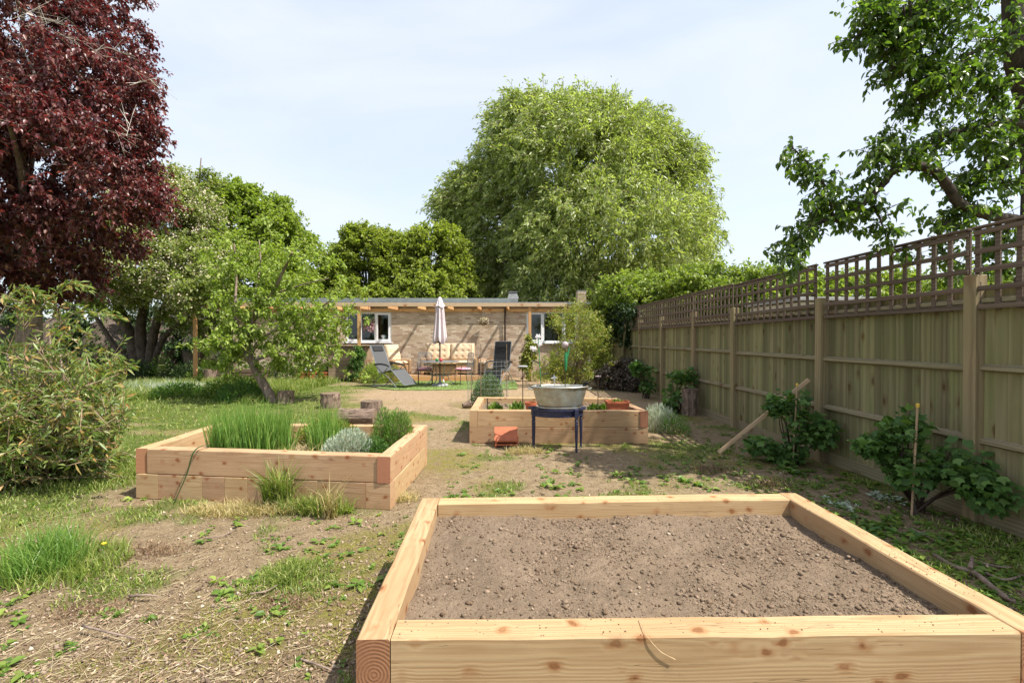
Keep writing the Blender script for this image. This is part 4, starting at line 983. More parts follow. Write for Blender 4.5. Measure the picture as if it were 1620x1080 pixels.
Lf = .092*(.6+.7*rs.rand(len(P))); V, F = leaves(P, D, N, Lf, Lf*.55, .25, .2); tag(mk('crown', V, F, L_['apple'], t_, off=base), kind='stuff')
V, F = tubes_np(C, C+td*.28, np.full(len(C), .005), np.full(len(C), .002)); tag(mk('twigs', V, F, M['barkgrey'], t_, off=base), kind='stuff')

# ------------------------------------------------------------------ big shrub left foreground (narrow leaves)
base = Vector(G(80, 752)); t_ = T('narrow_leaved_shrub', 'tall shrub of narrow green leaves tinged orange at the left edge', 'shrub', base)
rs = np.random.RandomState(15); A = []; Bq = []; P = []; D = []
for i in range(125):
    x = rs.uniform(-90, 205); top = 535 + 60*ss(100, 210, x) + rs.rand()*170 - 75*(rs.rand() < .12) + 40*ss(30, 0, x) + 30*ss(0,-60,x); Yq = base.y+rs.normal()*.45-.1
    s0 = np.array(base)+[rs.normal()*.45-.1, rs.normal()*.3, 0]; e = np.array(at(x, top, Yq)); 
    mid = (s0+e)/2+[rs.normal()*.12, rs.normal()*.1, .15]
    q = np.array([(1-t)**2*s0+2*t*(1-t)*mid+t*t*e for t in np.linspace(0, 1, 9)])
    for a_, b_ in zip(q[:-1], q[1:]): A.append(a_); Bq.append(b_)
    for k in range(20):                       # side shoots
        t = .12+.88*rs.rand(); j = min(int(t*8), 7); p0 = q[j]*(1-(t*8-j))+q[j+1]*(t*8-j); dr = unit(rs.normal(size=3)+(q[8]-q[0])*.3+[0, 0, .25]); Ls = .12+.22*rs.rand(); p1 = p0+dr*Ls
        A.append(p0); Bq.append(p1)
        for w in range(10): f_ = w/9; P.append(p0*(1-f_)+p1*f_); D.append(dr*.7+rs.normal(size=3)*.7)
P = np.array(P); D = np.array(D); P = P+rs.normal(size=P.shape)*.008; Lf = .095*(.6+.7*rs.rand(len(P)))
V, F = leaves(P, D, rs.normal(size=P.shape)*.8+[0, -.3, .8], Lf, Lf*.23, .3, .1); tag(mk('foliage', V, F, L_['sallow'], t_, off=base), kind='stuff')
V, F = tubes_np(np.array(A), np.array(Bq), np.full(len(A), .006), np.full(len(A), .003)); tag(mk('stems', V, F, M['twig'], t_, off=base), kind='stuff')
sb = B()
for q in [[(95, 750), (90, 690), (82, 600), (78, 520)], [(60, 745), (40, 660), (10, 560)], [(110, 750), (120, 700), (150, 630)], [(90, 740), (105, 660), (95, 560)]]:
    pts = smoothpts([at(x, y, base.y+.1) for x, y in q], 4); sb = B(); sb.tube(pts, [.022*(1-.6*i/len(pts)) for i in range(len(pts))], 7); sb.build('stem', M['barkgrey'], t_, smooth=True, off=base)
# two long arching shoots reaching right
P = []; D = []; A = []; Bq = []
for q in [[(60, 560), (110, 500), (150, 495), (188, 500)], [(90, 590), (140, 560), (175, 560), (205, 578)], [(40, 520), (80, 470), (110, 450), (140, 455)], [(80, 640), (130, 590), (160, 585), (190, 575)], [(10, 560), (40, 490), (60, 465), (75, 480)], [(70,660),(120,640),(160,650),(190,670)], [(0, 500), (20, 465), (45, 458), (60, 470)]]:
    pts = smoothpts([at(x, y, base.y-.3) for x, y in q], 8)
    for a_, b_ in zip(pts[:-1], pts[1:]): A.append(a_); Bq.append(b_)
    for i in range(4, len(pts)):
        for _ in range(5): P.append(np.array(pts[i])+rs.normal(size=3)*.02); D.append(np.array(pts[i]-pts[i-1])/(pts[i]-pts[i-1]).length*.9+rs.normal(size=3)*.55)
P = np.array(P); D = np.array(D); Lf = .085*(.7+.5*rs.rand(len(P))); V, F = leaves(P, D, rs.normal(size=P.shape)*.6+[0, -.3, .8], Lf, Lf*.22, .3, .1)
tag(mk('shoot_leaves', V, F, L_['sallow'], t_, off=base), kind='stuff'); V, F = tubes_np(np.array(A), np.array(Bq), np.full(len(A), .007), np.full(len(A), .005)); tag(mk('shoots', V, F, M['twig'], t_, off=base), kind='stuff')

# ------------------------------------------------------------------ olive shrub by the right window
base = Vector(G(905, 613)); t_ = T('yellow_green_shrub', 'upright yellow green shrub in front of the right window', 'shrub', base); Yo = base.y
rs = np.random.RandomState(16); C = []
for (x, y, rx, rz, n_) in [(918, 498, 22, 20, 24), (912, 530, 40, 40, 90), (920, 575, 50, 34, 120), (900, 600, 45, 18, 60), (880, 585, 22, 24, 34), (945, 545, 22, 30, 40), (898, 512, 26, 22, 26), (945, 590, 26, 22, 44)]:
    for _ in range(n_): a = rs.rand()*2*PI; r = rs.rand()**.5; C.append(np.array(at(x+rx*r*math.cos(a), y+rz*r*math.sin(a), Yo+rs.normal()*.35)))
C = np.array(C); C[:, 2] = np.maximum(C[:, 2], .12); per = 34; td = unit(rs.normal(size=C.shape)*.6+[0, 0, .7]); A = np.repeat(C, per, 0)
P = A+np.repeat(td, per, 0)*rs.rand(len(A), 1)*.32+rs.normal(size=A.shape)*.05; D = rs.normal(size=P.shape)*.6+np.repeat(td, per, 0); Lf = .095*(.6+.7*rs.rand(len(P)))
V, F = leaves(P, D, rs.normal(size=P.shape), Lf, Lf*.26, .3, .1); tag(mk('foliage', V, F, L_['olive'], t_, off=base), kind='stuff')
sb = B()
for i in range(26): e = Vector(C[rs.randint(len(C))]); sb.tube(smoothpts([base+Vector((rs.normal()*.12, rs.normal()*.12, 0)), base.lerp(e, .5)+Vector((0, 0, .2)), e], 3), [.022, .02, .017, .014, .011, .008, .006], 5)
tag(sb.build('stems', M['twig'], t_, off=base), kind='stuff')

# ------------------------------------------------------------------ pear tree over the fence (right)
base = Vector((6.1, 5.6, 0)); t_ = T('pear_tree', 'old pear tree reaching crooked branches over the fence at upper right', 'tree', base); rs = np.random.RandomState(17)
tk = smoothpts([base+Vector((0, 0, -.05)), base+Vector((.25, 0, 1.4)), at(1640, 345, 5.4), at(1632, 180, 5.3), at(1608, 90, 5.2), at(1602, 0, 5.2), at(1590, -160, 5.2), at(1560, -320, 5.2)], 5)
tb = B(); tb.tube(tk, [.17-.0030*i for i in range(len(tk))], 10); tb.build('trunk', M['barkpear'], t_, smooth=True, off=base)
Z1 = 5.0
br = [([(1650, 350, 5.4), (1600, 347, 5.1), (1545, 335, 4.9), (1518, 322, 4.8), (1500, 295, 4.75), (1478, 270, 4.7), (1445, 263, 4.7), (1412, 272, 4.7), (1398, 290, 4.75), (1370, 318, 4.8), (1335, 345, 4.8), (1300, 350, 4.8)], .061, 1),
      ([(1640, 200, 5.3), (1590, 196, 5.0), (1540, 205, 4.9), (1500, 212, 4.9), (1458, 232, 4.9)], .052, 1),
      ([(1632, 120, 5.3), (1610, 62, 5.1), (1560, 70, 4.9), (1510, 110, 4.8), (1480, 150, 4.8)], .03, 1),
      ([(1545, 100, 4.9), (1500, 130, 4.9), (1460, 150, 4.9), (1430, 165, 4.9)], .022, 1),
      ([(1300, 350, 4.8), (1272, 365, 4.8), (1252, 390, 4.8), (1245, 415, 4.8)], .022, 1),
      ([(1320, 350, 4.8), (1308, 300, 4.8), (1285, 265, 4.8), (1255, 235, 4.8)], .014, 1),
      ([(1375, 310, 4.8), (1392, 345, 4.8), (1405, 385, 4.8)], .014, 1),
      ([(1455, 265, 4.7), (1440, 240, 4.7), (1400, 240, 4.7), (1385, 255, 4.7)], .016, 1),
      ([(1600, -40, 5.1), (1520, -20, 5.0), (1450, 10, 4.9), (1400, 40, 4.9), (1378, 70, 4.9)], .026, 1),
      ([(1400, -30, 4.9), (1385, 10, 4.9), (1375, 45, 4.9), (1352, 60, 4.9)], .016, 1), ([(1500, -20, 4.9), (1470, 20, 4.9), (1455, 70, 4.85), (1470, 110, 4.8)], .012, 1), ([(1440, -10, 4.8), (1442, 60, 4.8), (1448, 130, 4.8), (1456, 170, 4.8)], .012, 1),
      ([(1430, 10, 4.8), (1432, 60, 4.8), (1415, 95, 4.8), (1395, 135, 4.8)], .010, 1),
      ([(1590, 196, 5.0), (1575, 160, 5.0), (1560, 130, 5.0), (1540, 100, 5.0)], .025, 1),
      ([(1545, 335, 4.9), (1500, 350, 4.9), (1488, 380, 4.9), (1505, 430, 5.1)], .018, 1),
      ([(1600, 347, 5.1), (1590, 380, 5.1), (1570, 430, 5.2)], .018, 1),
      ([(1560, 205, 4.9), (1560, 250, 4.9), (1540, 290, 4.9), (1520, 300, 5.0)], .018, 1),
      ([(1600, 196, 5.0), (1600, 240, 4.9), (1585, 290, 4.9)], .018, 1),
      ([(1540, -40, 5.0), (1500, 10, 4.9), (1480, 50, 4.9), (1475, 100, 4.9)], .014, 1)]
nodes_ = []
for (q, r, _) in br:
    pts = smoothpts([at(*v) for v in q], 6)
    bb = B(); bb.tube(pts, [r*(1-.6*j/len(pts))*(1+.10*math.sin(j*2.3)) for j in range(len(pts))], 8); bb.build('branch', M['barkpear'], t_, smooth=True, off=base)
    nodes_ += [(np.array(p_), r) for p_ in pts[2:]]
C = []
for p_, r in nodes_:
    for _ in range(2 if r > .06 else 3):
        if r > .06 and rs.rand() < .8: continue
        C.append(p_+rs.normal(size=3)*[.07, .12, .06])
for (x, y, rx, rz, n_) in [(1560, 30, 60, 40, 66), (1500, 20, 60, 28, 46), (1410, 55, 44, 30, 110), (1385, 12, 30, 18, 60), (1440, 20, 40, 26, 60), (1395, 75, 18, 14, 26), (1445, 95, 20, 30, 40), (1530, 80, 60, 40, 60), (1480, 110, 50, 30, 36), (1520, 140, 50, 25, 36), (1470, 150, 40, 26, 30), (1440, 165, 30, 14, 14), (1560, 160, 40, 30, 30), (1420, 220, 30, 20, 24), (1395, 240, 26, 20, 20), (1370, 255, 14, 12, 8),
      (1570, 235, 44, 24, 46), (1595, 285, 24, 28, 30), (1575, 270, 26, 20, 20), (1530, 225, 40, 12, 18), (1320, 330, 46, 20, 70), (1285, 345, 26, 16, 22), (1365, 300, 26, 22, 26), (1350, 345, 30, 12, 18), (1252, 395, 12, 26, 20), (1262, 250, 14, 16, 10), (1285, 280, 24, 12, 14), (1300, 305, 24, 12, 14), (1405, 370, 12, 20, 14), (1395, 345, 14, 10, 6),
      (1500, 350, 36, 14, 14), (1560, 320, 50, 8, 12), (1580, 400, 40, 40, 60), (1515, 400, 20, 40, 26), (1600, 440, 24, 30, 34), (1550, 440, 30, 26, 24), (1600, 130, 22, 26, 14), (1610, 230, 20, 20, 16), (1480, 180, 40, 12, 16),(1610,310,20,20,14)]:
    for _ in range(int(n_*(.48 if x < 1460 else .36))): a = rs.rand()*2*PI; q = rs.rand()**.5; C.append(np.array(at(x+rx*q*math.cos(a), y+rz*q*math.sin(a), (4.9 if y < 380 else 5.2)+rs.normal()*.22)))
for (cx_, cy_, cz_, s_, n_) in [(5.2, 5.2, 6.3, .9, 260), (7.2, 5.6, 4.6, 1.1, 260), (7.0, 5.2, 6.2, 1.1, 200)]:          # rest of the crown, above and right of the frame
    for _ in range(n_): C.append(np.array([cx_, cy_, cz_])+rs.normal(size=3)*s_*[.8, .7, .6])
C = np.array(C); NB = np.array([p_ for p_, r in nodes_]); dm_ = ((C[:, None]-NB[None])**2).sum(-1).min(1)**.5; C = C[(dm_ < .34) | (C[:, 0] > 5.6) | ((C[:, 2] > 5.6) & (C[:, 0] > 4.6))]
td = unit(rs.normal(size=C.shape)*.8+[-.2, 0, -.1]); per = 9; A = np.repeat(C, per, 0); tdr = np.repeat(td, per, 0)
f_ = np.tile(np.linspace(0, 1, per), len(C))[:, None]; P = A+tdr*f_*.14+rs.normal(size=A.shape)*.012
D = rs.normal(size=P.shape)*.6+tdr*.4+[0, 0, -.55]; Lf = .068*(.65+.55*rs.rand(len(P)))
V, F = leaves(P, D, rs.normal(size=P.shape)*.45+[0, -.2, 1], Lf, Lf*.6, .22, .25, seg=2); tag(mk('crown', V, F, L_['pear'], t_, off=base), kind='stuff')
near = np.array([p_ for p_, r in nodes_]); V_ = []; 
dd = ((C[:, None]-near[None])**2).sum(-1); j = dd.argmin(1); ok = dd.min(1) < .5
V, F = tubes_np(near[j][ok], C[ok], np.full(ok.sum(), .0045), np.full(ok.sum(), .003)); V2, F2 = tubes_np(C, C+td*.15, np.full(len(C), .003), np.full(len(C), .0015))
V, F = join([(V, F), (V2, F2)]); tag(mk('twigs', V, F, M['barkpear'], t_, off=base), kind='stuff')

# ------------------------------------------------------------------ currant bushes along the fence
def lobed(P, D, N, S):                       # three-lobed currant leaf, 5-point fan
    n_ = len(P); D = unit(D); Sx = unit(np.cross(D, N)); U = unit(np.cross(Sx, D)); S = np.reshape(S, (-1, 1))
    pts = [(0, 0, 0), (-.38, .12, .05), (-.56, .52, .0), (-.22, .60, .08), (0, 1.0, -.08), (.22, .60, .08), (.56, .52, 0), (.38, .12, .05)]
    V = np.stack([P+(Sx*a+D*b_+U*c_)*S for a, b_, c_ in pts], 1).reshape(-1, 3)
    T_ = np.array([(0, 1, 2), (0, 2, 3), (0, 3, 4), (0, 4, 5), (0, 5, 6), (0, 6, 7)]); i = (np.arange(n_)*8)[:, None]
    return V, np.concatenate([i+t3[None] for t3 in T_], 0)
def currant(label, base, blobs, n_, S, seed, mat=None):
    base = Vector(base); t_ = T('currant_bush', label, 'bush', base, group='currant bushes planted along the fence'); rs = np.random.RandomState(seed); bl = np.array(blobs, float)
    k = rs.randint(len(bl), size=n_); C = np.array(base)+bl[k][:, :3]+unit(rs.normal(size=(n_, 3)))*bl[k][:, 3:6]*(rs.rand(n_, 1)**.45); C[:, 2] = np.maximum(C[:, 2], .04)
    C[:, 0] = np.minimum(C[:, 0], 4.10)
    D = rs.normal(size=C.shape)*.55+(C-np.array(base)-[0, 0, .4])*.6+[-.2, -.2, -.25]; N = rs.normal(size=C.shape)*.35+[-.15, -.25, 1]
    V, F = lobed(C, D, N, S*(.55+.7*rs.rand(n_))); tag(mk('foliage', V, F, mat or L_['currant'], t_, off=base), kind='stuff')
    sb = B()
    for i in range(14):
        e = Vector(C[rs.randint(n_)]); sb.tube(smoothpts([base+Vector((rs.normal()*.05, rs.normal()*.05, -.02)), base.lerp(e, .5)+Vector((rs.normal()*.04, 0, .05)), e], 3), [.011, .010, .009, .008, .006, .005, .003], 5)
    tag(sb.build('stems', M['brown'], t_, off=base), kind='stuff')
    A = C[rs.rand(n_) < .5]; j = rs.randint(len(C), size=len(A))
    return t_
currant('big dark leafy currant bush crossed by the leaning plank', (3.68, 5.85, 0), [(0, 0, .74, .25, .24, .22), (.10, -.1, .48, .27, .26, .24), (-.22, 0, .74, .13, .16, .12), (-.36, .1, .22, .2, .2, .14), (-.08, 0, .15, .26, .25, .15), (.25, -.2, .42, .16, .2, .22)], 1150, .08, 71)
currant('bushy currant with a yellow capped stake nearest the camera', (3.82, 4.25, 0), [(-.1, 0, .74, .2, .2, .20), (.15, -.25, .48, .28, .28, .22), (.15, -.5, .36, .2, .22, .17), (-.36, .1, .58, .10, .12, .08), (-.05, -.1, .38, .26, .22, .18), (-.2, .1, .55, .2, .18, .18)], 1150, .078, 72)
currant('small currant bush beside the short tree stump', (3.72, 9.75, 0), [(0, 0, .72, .26, .25, .15), (-.12, 0, .4, .24, .2, .25), (.2, .1, .75, .2, .2, .2), (-.2, 0, .15, .2, .2, .12)], 420, .10, 73)
currant('farthest currant bush standing thin in front of the fence', (3.80, 12.3, 0), [(-.1, 0, .72, .34, .3, .18), (.05, 0, .35, .22, .2, .28), (-.25, 0, .85, .2, .2, .1)], 380, .11, 74)
# dead dark brown shrub
t_ = T('withered_shrub', 'dark withered brown shrub at the foot of the far fence', 'shrub', (3.55, 14.2, 0))
L_['dead'] = leafmat('dead leaves', [(0, (.05, .04, .03)), (.7, (.10, .08, .06)), (1, (.26, .21, .17))], .1)
crown(t_, t_.location, [(3.55, 14.2, .55, .5, .5, .5), (3.8, 13.8, .5, .35, .4, .5), (3.2, 14.4, .4, .35, .4, .4)], 190, 49, .14, .055, .04, L_['dead'], 75, gap=.2, shell=.2, name='foliage', bark=M['bark'])

# ================================================================== HERBS IN THE BEDS
def clump_blades(name, label, cat, base, rx, ry, n_, h, w, mat, seed, lean=.45, curv=.3, extra=None, z=.30):
    st = np.random.get_state(); np.random.seed(seed); a = np.random.rand(n_)*2*PI; r = np.random.rand(n_)**.6
    xy = np.stack([base[0]+rx*r*np.cos(a), base[1]+ry*r*np.sin(a)], 1)
    V, F = grassblades(xy, h, w, lean, z=z, curv=curv); t_ = T(name, label, cat, (base[0], base[1], z)); tag(mk('blades', V, F, mat, t_, off=t_.location), kind='stuff')
    np.random.set_state(st); return t_
zb = .30
clump_blades('chives', 'broad clump of tall bright green chives in the left raised bed', 'herb', (-2.72, 5.12), .44, .26, 1700, .50, .0085, L_['chive'], 81, .26, .12)
clump_blades('chives', 'narrower chive clump between the broad chives and the silver plant', 'herb', (-1.98, 5.25), .18, .22, 520, .46, .0085, L_['chive'], 82, .26, .15)
t_ = T('silver_herb', 'mound of silvery grey curry plant in the left raised bed', 'herb', (-1.62, 4.95, zb)); np.random.seed(83)
def mound(parent, c_, rx, ry, rz, n_, L, Wd, mat, up=.8, name='foliage', seed=1, stems=True):
    rs = np.random.RandomState(seed); d = unit(rs.normal(size=(n_, 3))); d[:, 2] = abs(d[:, 2]); r = .35+.65*rs.rand(n_, 1)**.6
    lump = .8+.4*fbm(d[:, 0]*2+seed, d[:, 1]*2+d[:, 2], 3)[:, None]; P = np.array(c_)+d*np.array([rx, ry, rz])*r*lump
    D = d*.8+rs.normal(size=P.shape)*.45+[0, 0, up]; Lf = L*(.6+.8*rs.rand(n_)); V, F = leaves(P, D, rs.normal(size=P.shape), Lf, Lf*Wd/L, .2, .05)
    tag(mk(name, V, F, mat, parent, off=parent.location), kind='stuff')
    if stems:
        n2 = max(20, n_//22); k = rs.randint(n_, size=n2); A = np.repeat([np.array(c_)], n2, 0)+rs.normal(size=(n2, 3))*[rx*.25, ry*.25, 0]; V, F = tubes_np(A, P[k], np.full(n2, .004), np.full(n2, .002))
        tag(mk('stems', V, F, M['twig'], parent, off=parent.location), kind='stuff')
mound(t_, (-1.62, 4.92, zb), .30, .24, .33, 6500, .045, .006, L_['silver'], 1.2, seed=3)
t_ = T('rosemary', 'upright bright green rosemary in the right corner of the left bed', 'herb', (-1.22, 5.25, zb))
mound(t_, (-1.22, 5.45, zb), .20, .2, .44, 5500, .04, .006, L_['rosemary'], 1.4, seed=4); mound(t_, (-1.38, 5.45, zb), .14, .14, .48, 2500, .04, .006, L_['rosemary'], 1.6, name='sprigs', seed=5)
t_ = T('oregano', 'low dark green herb between the silver plant and rosemary', 'herb', (-1.36, 5.0, zb))
mound(t_, (-1.36, 4.95, zb), .17, .15, .25, 2200, .028, .017, L_['currant'], .6, seed=6)
t_ = T('yellow_herb', 'yellow green herb at the back of the left bed', 'herb', (-2.1, 5.75, zb))
mound(t_, (-2.1, 5.7, zb), .42, .14, .32, 3500, .03, .018, L_['olive'], .7, seed=7); 
t_ = T('spent_leaves', 'dry straw coloured leaves drooping beside the chives', 'herb', (-2.2, 4.98, zb)); np.random.seed(9)
q = np.random.normal(size=(260, 2))*[.16, .08]+[-2.22, 4.98]; V, F = grassblades(q, .22, .009, 1.6, z=zb+.02, curv=.7); tag(mk('blades', V, F, L_['dry'], t_, off=t_.location), kind='stuff')
# bent leek leaf hanging out over the front
t_ = T('hanging_leaf', 'single long dark leaf bent over the front of the left raised bed', 'leaf', (-2.9, 4.6, .5))
f0 = G(325, 709, .5); q = smoothpts([(f0.x+.08, 4.86, .46), (f0.x+.02, 4.72, .53), (f0.x-.02, 4.565, .505), (f0.x-.08, 4.54, .28), (f0.x-.17, 4.50, .03)], 6); V = []; F = []
for i, p_ in enumerate(q): w = .013*(1-.7*i/len(q)); V += [p_+Vector((-w, 0, .001)), p_+Vector((w, 0, 0))]
for i in range(len(q)-1): F.append((2*i, 2*i+1, 2*i+3, 2*i+2))
mk('blade', V, F, L_['dark'], t_, off=t_.location)

# ------------------------------------------------------------------ stumps and logs
def logm(parent, r, h, seed, nm='bark'):
    rs = random.Random(seed); n_ = 20; prof = [1+.07*rs.uniform(-1, 1) for _ in range(n_)]; V = []; F = []; zs_ = [0, h*.25, h*.5, h*.75, h]
    for z in zs_:
        for k in range(n_): a = 2*PI*k/n_; rr = r*prof[k]*(1+.05*rs.uniform(-1, 1)+(.06 if z == 0 else 0)); V.append((rr*math.cos(a), rr*math.sin(a), z))
    for i in range(4):
        for k in range(n_): a, b_ = i*n_+k, i*n_+(k+1) % n_; F.append((a, b_, b_+n_, a+n_))
    o1 = mk(nm, V, F, M['log'], parent, smooth=False)
    o2 = mk('cut_face', V[-n_:]+[(0, 0, h+.008)], [(k, (k+1) % n_, n_) for k in range(n_)]+[], M['logtop'], parent); o3 = mk('cut_face', V[:n_]+[(0, 0, -.006)], [((k+1) % n_, k, n_) for k in range(n_)], M['logtop'], parent)
for (px, py, r, h, lab) in [(452, 638, .185, .31, 'dark upright log just right of the leaning tree trunk'), (523, 646, .21, .36, 'pale barked upright log, second from the leaning tree'), (588, 668, .20, .42, 'tall upright log behind the lying log and rosemary')]:
    p_ = G(px, py); logm(T('log_stool', lab, 'log', (p_.x, p_.y, -.01), random.random()*6, 'log stools round the left bed'), r, h, int(px))
p_ = G(566, 672); t_ = T('lying_log', 'short thick log lying on its side behind the left raised bed', 'log', (p_.x-.33, p_.y, .15)); logm(t_, .145, .66, 5); t_.rotation_euler = (0, PI/2, -.08)
for (px, py, r, h, lab) in [(333, 604, .20, .46, 'reddish brown stump near the pergola end post'), (352, 605, .19, .34, 'flecked short stump beside the reddish stump')]:
    p_ = G(px, py); logm(T('stump', lab, 'log', (p_.x, p_.y, -.01), 1, None), r, h, int(px))
t_ = T('stump', 'short brown stump at the fence under the small currant bush', 'log', (3.86, 9.55, -.01)); logm(t_, .16, .56, 91)
t_ = T('log_wall', 'low weathered timber wall beyond the stumps near the pergola end', 'wall', (-9.9, 17.6, 0)); bb = B(); bb.box((0, 0, 0), (2.4, .10, .14), b=.01)
o1 = bb.build('timber', M['logtop'], t_, loc=(0, 0, .07)); inst(o1, loc=(.03, .01, .215)); inst(o1, loc=(-.02, 0, .36))

# ------------------------------------------------------------------ middle bed surroundings
tb_ = T('blue_side_table', 'dark blue half round table with turned legs under the tin bath', 'table', (.79, 6.62, 0))
bb = B(); poly = [(-.42, .16)]+[(.42*math.cos(a), .16-.36*math.sin(a)**.9) for a in np.linspace(PI-.02, .02, 15)]+[(.42, .16)]
bb.prism(poly, .578, .60); bb.build('tabletop', M['bluepaint'], tb_)
bb = B(); poly = [(v[0]*.90, v[1]*.90+.005) for v in poly]; bb.prism(poly, .49, .577); bb.build('apron', M['bluepaint'], tb_)
leg = B(); leg.box((0, 0, .545), (.055, .055, .13), b=.004); leg.lathe([(.020, .47), (.026, .46), (.018, .45), (.026, .438), (.026, .43), (.017, .418), (.024, .40), (.0235, .34), (.020, .2), (.015, .06), (.021, .045), (.014, .03), (.016, 0)], 12)
lo = None
for x, y in [(-.345, .02), (.235, -.16), (.345, .12), (-.345, .13)]:
    if lo is None: lo = leg.build('leg', M['bluepaint'], tb_, smooth=False); o = lo
    else: o = inst(lo)
    o.location = (x, y, 0)
bt = T('tin_bath', 'oval galvanised tin bath standing on the blue table', 'tub', (.81, 6.60, .602))
bb = B(); bb.lathe([(.0, .012), (.29, .012), (.302, 0), (.306, .02), (.30, .03), (.335, .13), (.37, .24), (.385, .285), (.392, .29), (.388, .298), (.405, .30), (.412, .308), (.405, .318), (.392, .318), (.388, .30), (.36, .2), (.32, .06), (.30, .03), (0, .03)], 44, sy=.52, cap=False)
bb.build('bath_body', M['zinc'], bt, smooth=True)
for s_ in (-1, 1):
    bb = B(); bb.tube(smoothpts([(s_*.385, -.07, .275), (s_*.43, -.06, .285), (s_*.45, 0, .29), (s_*.43, .06, .285), (s_*.385, .07, .275)], 4), .009, 8); bb.build('handle', M['zinc'], bt)
so2 = T('bath_soil', 'soil filling the tin bath', 'soil', (.81, 6.6, .84), kind='stuff'); bb = B(); bb.lathe([(0, 0), (.2, .006), (.362, 0)], 30, sy=.5, cap=False); bb.build('potting_soil', M['soil'], so2)

def stake(name, label, cat, x, y, z0, z1, r=.006, mat=None, lean=(0, 0)):
    t_ = T(name, label, cat, (x, y, z0)); bb = B(); bb.tube([(0, 0, 0), (lean[0], lean[1], z1-z0)], r, 6); bb.build('stake', mat or M['brown'], t_); return t_
def sph(bb, c_, r, n_=10, sz=1.): bb.lathe([(max(.001, r*math.sin(PI*k/8)), -r*sz*math.cos(PI*k/8)) for k in range(9)], n_, c_)
M['flower'] = randmat('white lilac petals', [(0, (.7, .62, .62)), (1, (.85, .8, .8))], .5)
M['yellow'] = plain('yellow cap', (.75, .5, .08), .5); M['leafgreen'] = plain('painted green metal', (.03, .22, .08), .4); M['pinkglass'] = plain('pink glass globe', (.42, .33, .34), .15, var=.15, scale=30, spec=.7)
xb, yb = at(853, 612, 6.6).x, 6.6
t_ = stake('flower_light', 'tall metal flower ornament with pale petals and dark leaf panels in the tin bath', 'garden ornament', xb+.03, yb, .84, 1.60, .006, M['leafgreen'], (-.045, 0))
for (dx, dz, r) in [(-.045, .77, .036), (-.10, .60, .034), (-.02, .66, .028), (-.14, .62, .02)]:
    bb = B()
    for k in range(6): a = k*PI/3; bb.box((dx+r*.7*math.cos(a), -.01*math.sin(a*2), dz+r*.7*math.sin(a)), (r*1.0, .010, r*.62), rot=(0, -a, 0), b=.002)
    sph(bb, (dx, -.01, dz), r*.35, 8); bb.build('petals', M['flower'], t_)
for (x_, z_, s_) in [(-.03, .42, -1), (.01, .25, 1)]: bb = B(); bb.box((x_+.045*s_, -.02, z_), (.10, .05, .012), rot=(0, -.25*s_, 0), b=.003); bb.build('leaf_panel', M['slingblack'], t_)
t_ = stake('globe_light', 'pink glass globe light on a green leafed stake in the tin bath', 'garden ornament', at(894, 612, 6.55).x, 6.55, .84, 1.46, .006, M['brown'])
bb = B(); sph(bb, (0, 0, .66), .048, 16); bb.build('globe', M['pinkglass'], t_, smooth=True)
bb = B(); bb.lathe([(.012, .30), (.020, .38), (.024, .45), (.016, .55)], 8, (.01, 0, 0)); bb.tube(smoothpts([(.02, 0, .48), (.045, 0, .56), (.06, 0, .64)], 4), [.02, .018, .016, .014, .012, .01, .008, .006, .003], 6); bb.build('leaf', M['leafgreen'], t_)
t_ = stake('star_ornament', 'white four pointed star ornament on a short stake in the tin bath', 'garden ornament', at(877, 612, 6.62).x, 6.62, .84, .99, .006, M['white'])
bb = B(); V = []
for k in range(8): a = k*PI/4+.1; r = .055 if k % 2 == 0 else .02; V.append((r*math.cos(a), -.004, .19+r*math.sin(a)))
V += [(0, -.018, .19), (0, .012, .19)]; bb.add(V, [(k, (k+1) % 8, 8) for k in range(8)]+[((k+1) % 8, k, 9) for k in range(8)]); bb.build('star', M['white'], t_)
t_ = stake('solar_light', 'small black solar spotlight at the right rim of the tin bath', 'garden light', at(925, 612, 6.6).x, 6.60, .84, .95, .012, M['slingblack'])
bb = B(); bb.box((.015, 0, .135), (.085, .07, .018), rot=(0, .45, 0), b=.003); bb.lathe([(.02, .06), (.028, .08), (.028, .12)], 10); bb.build('lamp_head', M['slingblack'], t_)
t_ = stake('disc_stake', 'rusty rod topped by a pale flat disc left of the tin bath', 'garden ornament', at(827, 640, 7.35).x, 7.35, .40, 1.14, .007, M['brown'])
bb = B(); bb.lathe([(.0, .745), (.078, .74), (.082, .75), (.07, .76), (0, .758)], 14); bb.build('disc', M['stone'], t_)
t_ = stake('thin_flower_stake', 'thin rod with a faded pink flower head right of the tin bath', 'garden ornament', at(946, 640, 7.35).x, 7.35, .40, .98, .006, M['brown'])
bb = B(); 
for k in range(7): a = k*2*PI/7; bb.box((.032*math.cos(a), .032*math.sin(a), .59), (.035, .022, .008), rot=(0, 0, a))
sph(bb, (0, 0, .59), .014, 8); bb.build('petals', M['pinkglass'], t_)
t_ = stake('short_rod', 'short dark rod standing in the left end of the middle bed', 'rod', at(771, 645, 7.25).x, 7.25, .38, .66, .009)
